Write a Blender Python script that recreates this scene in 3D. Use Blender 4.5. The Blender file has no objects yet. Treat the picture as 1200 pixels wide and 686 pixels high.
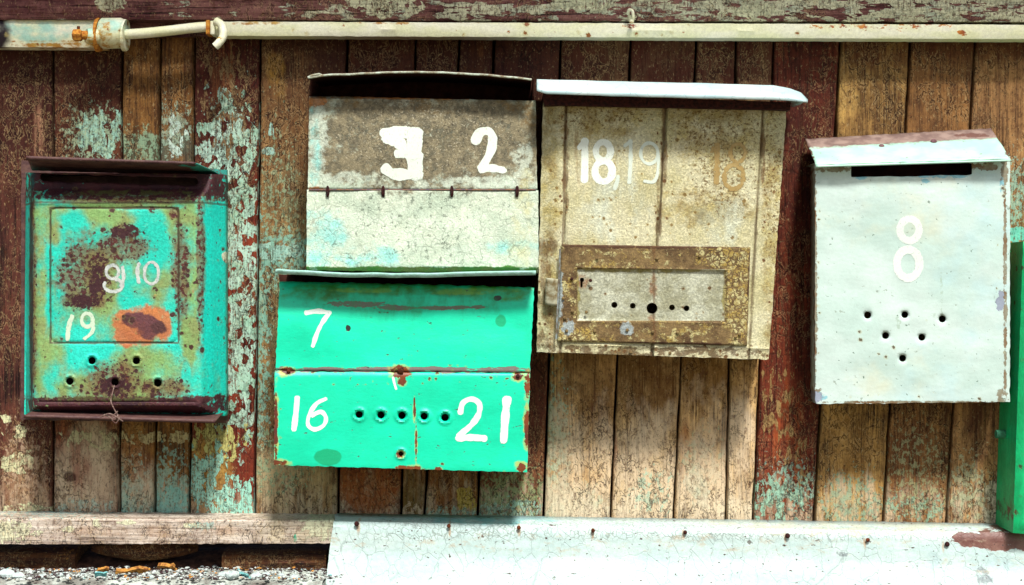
import bpy, bmesh, math, random
from mathutils import Vector, noise as mnoise
R = math.radians
random.seed(7)

# ------------------------------------------------------------------ camera, light, exposure
S = 0.00125            # metres per photo pixel on the plank face
D = 2.2                # camera distance from the plank face
Z0 = 1.30              # camera height
sc = bpy.context.scene
cam = bpy.data.cameras.new('camera'); camo = bpy.data.objects.new('camera', cam)
sc.collection.objects.link(camo); sc.camera = camo
camo.location = (0, -D, Z0); camo.rotation_euler = (R(90), 0, 0)
cam.sensor_width = 36; cam.lens = 18 * D / (600 * S); cam.clip_start = 0.05; cam.clip_end = 2000

SUN_EL, SUN_AZ = 56, 163      # azimuth measured so that 180 is straight in front of the wall
w = bpy.data.worlds.new('World'); sc.world = w; w.use_nodes = True
wn = w.node_tree
sky = wn.nodes.new('ShaderNodeTexSky'); sky.sky_type = 'NISHITA'; sky.sun_disc = False
sky.sun_elevation = R(SUN_EL); sky.sun_rotation = R(SUN_AZ); sky.air_density = 1.0; sky.dust_density = 3.0; sky.ozone_density = 0.6
wn.links.new(sky.outputs[0], wn.nodes['Background'].inputs[0])
wn.nodes['Background'].inputs[1].default_value = 0.068
sl = bpy.data.lights.new('sun', 'SUN'); slo = bpy.data.objects.new('sun', sl); sc.collection.objects.link(slo)
sl.energy = 3.2; sl.angle = R(9); sl.color = (1.0, 0.965, 0.91)
sd = Vector((math.sin(R(SUN_AZ)) * math.cos(R(SUN_EL)), math.cos(R(SUN_AZ)) * math.cos(R(SUN_EL)), math.sin(R(SUN_EL))))
slo.rotation_euler = sd.to_track_quat('Z', 'Y').to_euler(); slo.location = (0.5, -3, 4)
sc.view_settings.view_transform = 'Standard'; sc.view_settings.look = 'None'
sc.view_settings.gamma = 1; sc.view_settings.use_curve_mapping = False
sc.view_settings.exposure = 0.90
sc.render.engine = 'CYCLES'; sc.cycles.max_bounces = 5; sc.cycles.diffuse_bounces = 3; sc.cycles.glossy_bounces = 2

# ------------------------------------------------------------------ coordinates
def P(px, py, d=0.0):
    k = S * (D - d) / D
    return Vector(((px - 600) * k, -d, Z0 + (343 - py) * k))
def lerp(a, b, t): return a + (b - a) * t
def pl(x, pts):                       # piecewise linear
    if x <= pts[0][0]: return pts[0][1]
    for (a, b), (c, e) in zip(pts, pts[1:]):
        if x <= c: return b + (e - b) * (x - a) / (c - a)
    return pts[-1][1]
def ss(t):
    t = min(1, max(0, t)); return t * t * (3 - 2 * t)
def nz(x, y, z=0.0): return mnoise.noise(Vector((x, y, z)))

# ------------------------------------------------------------------ node material language
def lin(c):
    o = []
    for v in c[:3]:
        v /= 255.0
        o.append(v / 12.92 if v <= 0.04045 else ((v + 0.055) / 1.055) ** 2.4)
    return o
KC = 0.86
def col(c): return (*[max(0.0, min(0.85, v * KC)) for v in lin(c)], 1)

class Sk:
    def __init__(s, b, o): s.b, s.o = b, o
    def __add__(s, x): return s.b.m('ADD', s, x)
    __radd__ = __add__
    def __mul__(s, x): return s.b.m('MULTIPLY', s, x)
    __rmul__ = __mul__
    def __sub__(s, x): return s.b.m('SUBTRACT', s, x)
    def __rsub__(s, x): return s.b.m('SUBTRACT', x, s)

STR = 2.0
FRAMES = {}
def anchor(mat, base):
    """tie a material's stains to the object whose origin is at base"""
    f = FRAMES.pop(mat.name, None)
    if f:
        f[0].inputs[2].default_value = 600 + base.x / f[3]
        f[1].inputs[2].default_value = 343 - (base.z - Z0) / f[3]
        f[2].inputs[2].default_value = -base.y / f[3]
class Mat:
    def __init__(s, name, depth=0.0, origin=(0, 0, 0)):
        s.mat = bpy.data.materials.new(name); s.mat.use_nodes = True
        s.nt = s.mat.node_tree; s.nt.nodes.clear(); s.seed = (sum(map(ord, name)) * 7.31) % 91
        k = S * (D - depth) / D
        tc = s.nt.nodes.new('ShaderNodeTexCoord')
        sx = s.nt.nodes.new('ShaderNodeSeparateXYZ'); s.nt.links.new(tc.outputs['Object'], sx.inputs[0])
        X, Y, Z = (Sk(s, o) for o in sx.outputs)
        s.X = s.m('MULTIPLY_ADD', X, 1 / k, 600 + origin[0] / k)
        s.Y = s.m('MULTIPLY_ADD', Z, -1 / k, 343 - (origin[2] - Z0) / k)
        s.Q = s.m('MULTIPLY_ADD', Y, -1 / k, -origin[1] / k)
        FRAMES[s.mat.name] = (s.X.o.node, s.Y.o.node, s.Q.o.node, k)
        s.bumps = []
    def put(s, inp, v):
        if isinstance(v, Sk): s.nt.links.new(v.o, inp)
        elif isinstance(v, (int, float)): inp.default_value = v
        else: inp.default_value = v
    def m(s, op, a, b=None, c=None, clamp=False):
        n = s.nt.nodes.new('ShaderNodeMath'); n.operation = op; n.use_clamp = clamp
        s.put(n.inputs[0], a)
        if b is not None: s.put(n.inputs[1], b)
        if c is not None: s.put(n.inputs[2], c)
        return Sk(s, n.outputs[0])
    def vec(s, x, y, z):
        n = s.nt.nodes.new('ShaderNodeCombineXYZ')
        for i, v in enumerate((x, y, z)): s.put(n.inputs[i], v)
        return Sk(s, n.outputs[0])
    def sd(s): s.seed += 13.7; return s.seed
    def pv(s, fx, fy, wx=None, wy=None):
        x = s.X if wx is None else s.X + wx
        y = s.Y if wy is None else s.Y + wy
        return s.vec(x * fx, y * fy, s.m('MULTIPLY_ADD', s.Q, fx, s.sd()))
    def noise(s, fx, fy=None, detail=4, rough=0.55, dist=0.0, wx=None, wy=None):
        fy = fx if fy is None else fy
        n = s.nt.nodes.new('ShaderNodeTexNoise'); n.inputs['Scale'].default_value = 1
        n.inputs['Detail'].default_value = min(detail, 5); n.inputs['Roughness'].default_value = rough
        n.inputs['Distortion'].default_value = dist
        s.put(n.inputs['Vector'], s.pv(fx, fy, wx, wy))
        return Sk(s, n.outputs['Fac'])
    def voro(s, fx, fy=None, feature='DISTANCE_TO_EDGE', wx=None, wy=None, out='Distance'):
        fy = fx if fy is None else fy
        n = s.nt.nodes.new('ShaderNodeTexVoronoi'); n.feature = feature; n.inputs['Scale'].default_value = 1
        s.put(n.inputs['Vector'], s.pv(fx, fy, wx, wy))
        return Sk(s, n.outputs[out])
    def sm(s, v, a, b, to0=0.0, to1=1.0):
        n = s.nt.nodes.new('ShaderNodeMapRange'); n.interpolation_type = 'SMOOTHSTEP'
        s.put(n.inputs['Value'], v)
        for k, x in (('From Min', a), ('From Max', b), ('To Min', to0), ('To Max', to1)): n.inputs[k].default_value = x
        return Sk(s, n.outputs['Result'])
    def mx(s, a, b): return s.m('MAXIMUM', a, b)
    def mix(s, f, a, b, mode='MIX'):
        n = s.nt.nodes.new('ShaderNodeMix'); n.data_type = 'RGBA'; n.blend_type = mode
        s.put(n.inputs[0], f)
        s.put(n.inputs[6], a if isinstance(a, Sk) else col(a)); s.put(n.inputs[7], b if isinstance(b, Sk) else col(b))
        return Sk(s, n.outputs[2])
    def blob(s, cx, cy, rx, ry, st=1.0, kind='o'):
        # 1 at the centre, 0 on the rim, negative outside
        x = s.m('ABSOLUTE', s.m('MULTIPLY_ADD', s.X, 1 / rx, -cx / rx)); y = s.m('ABSOLUTE', s.m('MULTIPLY_ADD', s.Y, 1 / ry, -cy / ry))
        if kind == 'o': r = s.m('SQRT', x * x + y * y)
        else: r = s.mx(x, y)
        v = 1.0 - r
        v = s.m('MINIMUM', v, st) if st != 1.0 else v
        return s.m('MAXIMUM', v, -1.5)
    def blobs(s, L):
        v = None
        for b in L:
            q = s.blob(*b); v = q if v is None else s.mx(v, q)
        return v
    def layer(s, base, c, blobs=None, bias=0.0, n=(0.05, None, 5, 0.6), amp=1.0, soft=0.15, h=0.0, c2=None, op=1.0, warp=None, vor=None, c2n=(0.03, 0.03), cap=0.42):
        f = s.noise(*n[:2], detail=n[2], rough=n[3])
        if vor:
            wv = s.noise(vor[0] * 1.4, vor[1] * 1.4, detail=3) * (0.7 / vor[0])
            e = s.voro(vor[0], vor[1], wx=wv, wy=wv, feature='F1', out='Color')
            sep = s.nt.nodes.new('ShaderNodeSeparateColor'); s.nt.links.new(e.o, sep.inputs[0])
            f = f * (1 - vor[2]) + Sk(s, sep.outputs[0]) * vor[2]
        st_ = STR if blobs else STR * .60
        v = s.m('MULTIPLY_ADD', f, amp * st_, bias - 0.5 * amp * st_)
        if blobs: v = v + s.m('MINIMUM', s.blobs(blobs), cap)
        k = s.sm(v, 0.0, soft)
        if vor: k = k * s.sm(s.noise(.5, .035, detail=4, rough=.75) + (s.noise(.3, detail=4, rough=.75) - .5) * .8, .36, .46, .15, 1.0)
        if op != 1.0: k = k * op
        cc = c if not c2 else s.mix(s.sm(s.noise(*c2n, detail=4, rough=.65), 0.38, 0.62), c, c2)
        if h: s.bumps.append(k * h)
        s.last = k
        return s.mix(k, base, cc)
    def dots(s, base, c, blobs=None, f=.06, rmax=.32, dens=.5, halo=None, h=-.3, op=.95, seed=0):
        """round-ish rust pits of random size scattered where the blobs lie, each with a paler halo"""
        wv = (s.noise(f * 4, detail=3, rough=.7) - .5) * (.55 / f)
        vx, vy = s.X + wv, s.Y + wv
        n = s.nt.nodes.new('ShaderNodeTexVoronoi'); n.feature = 'F1'; n.inputs['Scale'].default_value = 1
        s.put(n.inputs['Vector'], s.vec(vx * f, vy * f, s.m('MULTIPLY_ADD', s.Q, f, s.sd())))
        sep = s.nt.nodes.new('ShaderNodeSeparateColor'); s.nt.links.new(n.outputs['Color'], sep.inputs[0])
        rnd = Sk(s, sep.outputs[0]); size = s.m('POWER', Sk(s, sep.outputs[1]), 2.2) * rmax + .05
        m_ = s.noise(f * .25, detail=3) * 2.0 - 1.0 + dens
        if blobs: m_ = s.sm(s.blobs(blobs), -.2, .3) * m_
        keep = s.sm(m_ - rnd, .0, .02)
        d = size - Sk(s, n.outputs['Distance'])
        core = s.sm(d, .0, .04) * keep * op
        if halo: base = s.mix(s.sm(d, -.16, .06) * keep * .7, base, halo)
        if h: s.bumps.append(core * h)
        return s.mix(core, base, c)
    def grain(s, c, amt=.35, f=.5, fy=None, lo=.42, hi=.58):
        g = s.sm(s.noise(f, fy or f, detail=5, rough=.8), lo, hi)
        k = g * amt + (1.0 - amt * .50); s.bumps.append(g * (amt * .85))
        return s.mix(1.0, c, s.vec(k, k, k), 'MULTIPLY')
    def out(s, color, rough=0.7, spec=0.3, bump=None, bd=0.001, metallic=0.0, alpha=None, bs=1.0):
        p = s.nt.nodes.new('ShaderNodeBsdfPrincipled'); o = s.nt.nodes.new('ShaderNodeOutputMaterial')
        s.put(p.inputs['Base Color'], color if isinstance(color, Sk) else col(color))
        s.put(p.inputs['Roughness'], rough); p.inputs['Specular IOR Level'].default_value = spec
        s.put(p.inputs['Metallic'], metallic)
        h = bump
        for b in s.bumps: h = b if h is None else h + b
        if h is not None:
            bn = s.nt.nodes.new('ShaderNodeBump'); bn.inputs['Distance'].default_value = bd; bn.inputs['Strength'].default_value = bs
            s.put(bn.inputs['Height'], h); s.nt.links.new(bn.outputs[0], p.inputs['Normal'])
        if alpha is not None:
            s.put(p.inputs['Alpha'], alpha)
        s.nt.links.new(p.outputs[0], o.inputs[0])
        return s.mat

# ------------------------------------------------------------------ object helpers
def link(o): sc.collection.objects.link(o); return o
def thing(name, loc, label, cat, group=None):
    o = link(bpy.data.objects.new(name, None)); o.location = loc; o.empty_display_size = 0.05
    o['label'] = label; o['category'] = cat
    if group: o['group'] = group
    return o
def tag(o, label=None, cat=None, group=None, kind=None):
    for k, v in (('label', label), ('category', cat), ('group', group), ('kind', kind)):
        if v: o[k] = v
    return o
def obj(name, bm, mat, parent=None, thick=0.0, loc=None, label=None, sharp=35, off=1.0):
    """bm is in world coordinates; its origin goes to the parent's base (or loc)."""
    base = Vector(parent.location) if parent is not None and parent.parent is None else (Vector(parent.parent.location) if parent is not None else Vector(loc or (0, 0, 0)))
    for v in bm.verts: v.co -= base
    bm.normal_update(); anchor(mat, base)
    me = bpy.data.meshes.new(name); bm.to_mesh(me); bm.free()
    for p in me.polygons: p.use_smooth = True
    me.set_sharp_from_angle(angle=R(sharp))
    me.materials.append(mat)
    o = link(bpy.data.objects.new(name, me))
    if parent is not None: o.parent = parent
    else: o.location = base
    if thick:
        m = o.modifiers.new('thickness', 'SOLIDIFY'); m.thickness = thick; m.offset = off; m.use_even_offset = False
    if label: o['label'] = label
    return o
def dist_poly(holes, x, y):
    return min(h(x, y) for h in holes) if holes else 1e9
def circ(cx, cy, r, ry=None):
    ry = ry or r
    return lambda x, y: (math.hypot((x - cx) / r, (y - cy) / ry) - 1) * min(r, ry)
def rrect(cx, cy, hx, hy, r, wob=0, sl=0.0):
    def f(x, y):
        yy = y - sl * (x - cx)
        qx = abs(x - cx) - hx + r; qy = abs(yy - cy) - hy + r
        d = math.hypot(max(qx, 0), max(qy, 0)) + min(max(qx, qy), 0) - r
        return d + wob * nz(x * .08, y * .08, 3.1)
    return f
def sheet(quad, dep, res=3.0, holes=None, skirt='', back=0.003, jag=0.0, bm=None, seed=0.0, inset=0.0):
    """a formed sheet: quad = px corners TL,TR,BR,BL; dep = depth function(px,py,u,v) or 4 corner depths"""
    bm = bm or bmesh.new()
    (x0, y0), (x1, y1), (x2, y2), (x3, y3) = quad
    nu = max(1, int(max(math.hypot(x1 - x0, y1 - y0), math.hypot(x2 - x3, y2 - y3)) / res))
    nv = max(1, int(max(math.hypot(x3 - x0, y3 - y0), math.hypot(x2 - x1, y2 - y1)) / res))
    G = []; pix = {}
    for j in range(nv + 1):
        v = j / nv; row = []
        for i in range(nu + 1):
            u = i / nu
            x = lerp(lerp(x0, x1, u), lerp(x3, x2, u), v); y = lerp(lerp(y0, y1, u), lerp(y3, y2, u), v)
            if jag and (i in (0, nu) or j in (0, nv)):
                x += jag * nz(x * .13, y * .13, seed) ; y += jag * nz(x * .13, y * .13, seed + 9)
            row.append([x, y, u, v, None])
        G.append(row)
    faces = []
    used = set()
    for j in range(nv):
        for i in range(nu):
            cx = (G[j][i][0] + G[j + 1][i + 1][0]) / 2; cy = (G[j][i][1] + G[j + 1][i + 1][1]) / 2
            if holes and dist_poly(holes, cx, cy) < 0: used.update({(j, i), (j, i + 1), (j + 1, i), (j + 1, i + 1)})
            else: faces.append((j, i))
    if holes:
        for (j, i) in used:
            g = G[j][i]
            for _ in range(2):
                s0 = dist_poly(holes, g[0], g[1]); e = .05
                gx = (dist_poly(holes, g[0] + e, g[1]) - s0) / e; gy = (dist_poly(holes, g[0], g[1] + e) - s0) / e
                L = max(1e-6, gx * gx + gy * gy); g[0] -= s0 * gx / L; g[1] -= s0 * gy / L
    def V(j, i):
        g = G[j][i]
        if g[4] is None:
            if callable(dep): d = dep(g[0], g[1], g[2], g[3])
            else: d = lerp(lerp(dep[0], dep[1], g[2]), lerp(dep[3], dep[2], g[2]), g[3])
            g[4] = bm.verts.new(P(g[0], g[1], d))
        return g[4]
    for (j, i) in faces:
        bm.faces.new((V(j, i), V(j + 1, i), V(j + 1, i + 1), V(j, i + 1)))
    def sk(idx, flip):
        prev = None
        for (j, i) in idx:
            a = V(j, i); b = bm.verts.new((a.co.x + (inset if i == 0 else 0), -back, a.co.z))
            if prev:
                f = (prev[0], a, b, prev[1]); bm.faces.new(f if flip else f[::-1])
            prev = (a, b)
    if 'L' in skirt: sk([(j, 0) for j in range(nv + 1)], False)
    if 'R' in skirt: sk([(j, nu) for j in range(nv + 1)], True)
    if 'T' in skirt: sk([(0, i) for i in range(nu + 1)], True)
    if 'B' in skirt: sk([(nv, i) for i in range(nu + 1)], False)
    return bm
def boxm(bm, x0, x1, y0, y1, z0, z1, bev=0.0, rough=0.0, cuts=0, seed=0):
    r = bmesh.ops.create_cube(bm, size=1)
    vs = r['verts']
    for v in vs:
        v.co = Vector((lerp(x0, x1, v.co.x + .5), lerp(y0, y1, v.co.y + .5), lerp(z0, z1, v.co.z + .5)))
    if bev:
        es = list({e for v in vs for e in v.link_edges})
        r2 = bmesh.ops.bevel(bm, geom=es, offset=bev, segments=2, affect='EDGES', profile=.5)
    return bm
def tube(bm, pts, rad, seg=10, cap=True):
    """pts world points, rad float or list"""
    pts = [Vector(p) for p in pts]; rings = []
    n = len(pts); t0 = (pts[1] - pts[0]).normalized()
    up = Vector((0, 0, 1)) if abs(t0.z) < .9 else Vector((0, 1, 0))
    a = t0.cross(up).normalized()
    for i, p in enumerate(pts):
        t = (pts[min(i + 1, n - 1)] - pts[max(i - 1, 0)]).normalized()
        a = (a - t * a.dot(t)).normalized(); b = t.cross(a)
        r = rad[i] if isinstance(rad, (list, tuple)) else rad
        rings.append([bm.verts.new(p + (a * math.cos(2 * math.pi * k / seg) + b * math.sin(2 * math.pi * k / seg)) * r) for k in range(seg)])
    for q, w_ in zip(rings, rings[1:]):
        for k in range(seg): bm.faces.new((q[k], q[(k + 1) % seg], w_[(k + 1) % seg], w_[k]))
    if cap:
        bm.faces.new(rings[0][::-1]); bm.faces.new(rings[-1])
    return bm
def crom(pts, n=8):
    if len(pts) < 3:
        a, b = pts; return [tuple(lerp(a[k], b[k], t / n) for k in range(len(a))) for t in range(n + 1)]
    out = []; q = [pts[0]] + list(pts) + [pts[-1]]
    for i in range(1, len(q) - 2):
        for t in range(n):
            t /= n
            out.append(tuple(0.5 * (2 * q[i][k] + (q[i + 1][k] - q[i - 1][k]) * t + (2 * q[i - 1][k] - 5 * q[i][k] + 4 * q[i + 1][k] - q[i + 2][k]) * t * t + (3 * q[i][k] - q[i - 1][k] - 3 * q[i + 1][k] + q[i + 2][k]) * t ** 3) for k in range(len(q[i]))))
    out.append(tuple(pts[-1])); return out
def ring(cx, cy, rx, ry, a0=0, a1=360, n=20):
    return [(cx + rx * math.cos(R(lerp(a0, a1, i / n))), cy + ry * math.sin(R(lerp(a0, a1, i / n)))) for i in range(n + 1)]
def strokes(L, dfun, lift=0.0011):
    """hand painted strokes: L = [(points px, width px)]; thin ribbons on the face at depth dfun"""
    bm = bmesh.new(); uv = bm.loops.layers.uv.new('stroke'); z = 0
    for pts, wd in L:
        if len(pts) < 18: pts = crom(pts, 7)
        h = wd / 2
        a, b = Vector(pts[0]), Vector(pts[1]); pts = [tuple(a + (a - b).normalized() * h)[:2], tuple(a + (a - b).normalized() * h * .5)[:2]] + list(pts)
        a, b = Vector(pts[-1]), Vector(pts[-2]); pts = list(pts) + [tuple(a + (a - b).normalized() * h * .5)[:2], tuple(a + (a - b).normalized() * h)[:2]]
        n = len(pts); acc = [0]
        for p, q in zip(pts, pts[1:]): acc.append(acc[-1] + math.dist(p, q))
        prev = None
        for i, p in enumerate(pts):
            t = Vector(pts[min(i + 1, n - 1)]) - Vector(pts[max(i - 1, 0)]); t.normalize(); nn = Vector((-t.y, t.x))
            e = min(1, min(acc[i], acc[-1] - acc[i]) / h)
            ww = h * (1 + .30 * nz(acc[i] * .16, wd, pts[0][0]))
            z += 0.000004
            vs = []
            for u in (-1, 0, 1):
                q = Vector(p) + nn * ww * u; vs.append(bm.verts.new(P(q.x, q.y, dfun(q.x, q.y) + lift + z)))
            if prev:
                for k in (0, 1):
                    f = bm.faces.new((prev[0][k], prev[0][k + 1], vs[k + 1], vs[k]))
                    for lp, (uu, ee) in zip(f.loops, ((k - 1, prev[1]), (k, prev[1]), (k, e), (k - 1, e))): lp[uv].uv = (uu, ee)
            prev = (vs, e)
    bmesh.ops.recalc_face_normals(bm, faces=bm.faces)
    for f in bm.faces:
        if f.normal.y > 0: f.normal_flip()
    return bm
def paint_mat(name, c, wear=0.35, depth=0.1, c2=None, edge=.5):
    b = Mat(name, depth)
    u = b.nt.nodes.new('ShaderNodeUVMap'); u.uv_map = 'stroke'
    sp = b.nt.nodes.new('ShaderNodeSeparateXYZ'); b.nt.links.new(u.outputs[0], sp.inputs[0])
    U, E = Sk(b, sp.outputs[0]), Sk(b, sp.outputs[1])
    r = b.m('SQRT', U * U + (1.0 - E) * (1.0 - E))
    v = 1.12 - r + (b.noise(.26, detail=5, rough=.75) - .5) * edge * 1.5 - b.sm(b.noise(.35, .25, detail=5, rough=.75), .62 - wear * .25, .85) * wear * 1.6
    a = b.sm(v, .02, .16) * b.sm(b.noise(.5, .25, detail=4, rough=.8), .30, .46, .62, 1.0)
    cc = b.mix(b.sm(b.noise(.15, detail=5, rough=.7), .4, .75), c, c2 or c)
    return b.out(cc, rough=.6, alpha=a, bump=a * .3 + b.noise(.3, detail=3) * .3, bs=.6)

def solid(name, a, b2, f=.2):
    q = Mat(name, .08); cc = q.mix(q.sm(q.noise(f, detail=5, rough=.7), .35, .65), a, b2)
    return q.out(cc, rough=.85, spec=.2, bump=q.noise(f * 2, detail=4), bd=.001)

# ------------------------------------------------------------------ wood
def wood(name, dark, light, layers=(), grain=1.0, depth=0.0, horiz=False, rough=.75, contrast=1.0, crackle=0.0, streakc=None, gl=1.0, wrinkle=1.0, dirt=(84, 44, 20), lifts=.34):
    b = Mat(name, depth)
    if horiz: b.X, b.Y = b.Y, b.X
    wv = (b.noise(.012, .004, detail=2) - .5) * 14
    g1 = b.noise(.34, .009, detail=6, rough=.72, wx=wv)
    g2 = b.noise(.07, .004, detail=4, rough=.6, wx=wv)
    g3 = b.noise(.9, .014, detail=3, rough=.65, wx=wv)
    mot = b.noise(.03, .016, detail=7, rough=.72)
    fin = b.noise(.25, .12, detail=5, rough=.75)
    t = g1 * .32 + g2 * .20 + mot * .30 + fin * .18
    c = b.mix(b.sm(t, .5 - .10 / contrast, .5 + .10 / contrast), dark, light)
    sp = b.sm(g3 + (g1 - .5) * .5 + (mot - .5) * .5, .30, .43)
    spm = 1.0 - (1.0 - sp) * .8 * gl
    c = b.mix(1.0, c, b.vec(spm, spm, spm), 'MULTIPLY')
    b.bumps += [g1 * 1.4 * grain, sp * .5 * grain, fin * .8]
    if horiz: b.X, b.Y = b.Y, b.X
    if streakc: c = b.layer(c, streakc, None, bias=-.17, n=(.09, .006, 5, .65), amp=1.6, soft=.35, op=.65)
    for L in layers: c = b.layer(c, **L)
    # wrinkled, worm-like paint film remnants, then fine soot and lifted specks everywhere
    wn_ = b.m('ABSOLUTE', b.noise(.085, .05, detail=4, rough=.6, dist=.6) - .5)
    wm = b.sm(b.noise(.016, .010, detail=4, rough=.6), .44, .56) * wrinkle
    wl = (1.0 - b.sm(wn_, .0, .022)) * wm
    c = b.mix(wl * .75, c, (44, 18, 14)); b.bumps.append((1.0 - wl) * 1.0)
    wh = b.sm(wn_, .022, .035) * (1.0 - b.sm(wn_, .04, .06)) * wm
    c = b.mix(wh * .3, c, (214, 184, 130))  # highlight painted into the colour beside each wrinkle line
    mid = b.noise(.16, .09, detail=6, rough=.75)
    c = b.mix(b.sm(mid, .52, .66) * .55, c, dirt)
    dk = b.sm(b.noise(.42, .30, detail=4, rough=.7), .55, .66) * .65
    c = b.mix(dk, c, (34, 12, 10))
    lt = b.sm(b.noise(.40, .20, detail=4, rough=.7), .58, .68) * lifts
    c = b.mix(lt, c, (220, 192, 136))
    if crackle:
        wq = (b.noise(.12, detail=3) - .5) * 9
        cr = b.sm(b.voro(.085, .05, wx=wq, wy=wq), .02, .075)
        msk = b.sm(b.noise(.02, .012, detail=3), .42, .60) * crackle
        k = 1.0 - (1.0 - cr) * msk * .7
        c = b.mix(1.0, c, b.vec(k, k, k), 'MULTIPLY'); b.bumps.append(k * 1.1)
    return b.out(c, rough=rough, spec=.22, bd=0.0011, bs=.9)

# colour words (photo sRGB as seen in full light)
TEAL = (158, 204, 182); PTEAL = (190, 222, 202); CREAM = (222, 224, 176); MAROON = (70, 24, 22); TAN = (206, 166, 112); PALE = (226, 204, 170)
def flake(c, blobs, bias=-0.06, amp=1.3, fx=.10, fy=.06, h=.9, soft=.05, c2=None, op=1.0, vo=.35):
    return dict(c=c, blobs=blobs, bias=bias, n=(fx, fy, 6, .68), amp=amp, soft=soft, h=h, c2=c2, op=op, vor=(fx * 1.3, fy * 1.3, vo))
def stain_shade(c, blobs, bias=0.0, amp=1.2, fx=.03, fy=.015, soft=.8, op=.85, c2=None):  # soft tone layer: real stains, and shade painted under pipe and boxes
    return dict(c=c, blobs=blobs, bias=bias, n=(fx, fy, 6, .65), amp=amp, soft=soft, op=op, c2=c2)
def speck(c, blobs, bias=-.35, amp=3.0, fx=.20, fy=.14, soft=.3, h=.3, op=.68, c2=None):
    return dict(c=c, blobs=blobs, bias=bias, n=(fx, fy, 5, .7), amp=amp, soft=soft, h=h, op=op, c2=c2)

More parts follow.
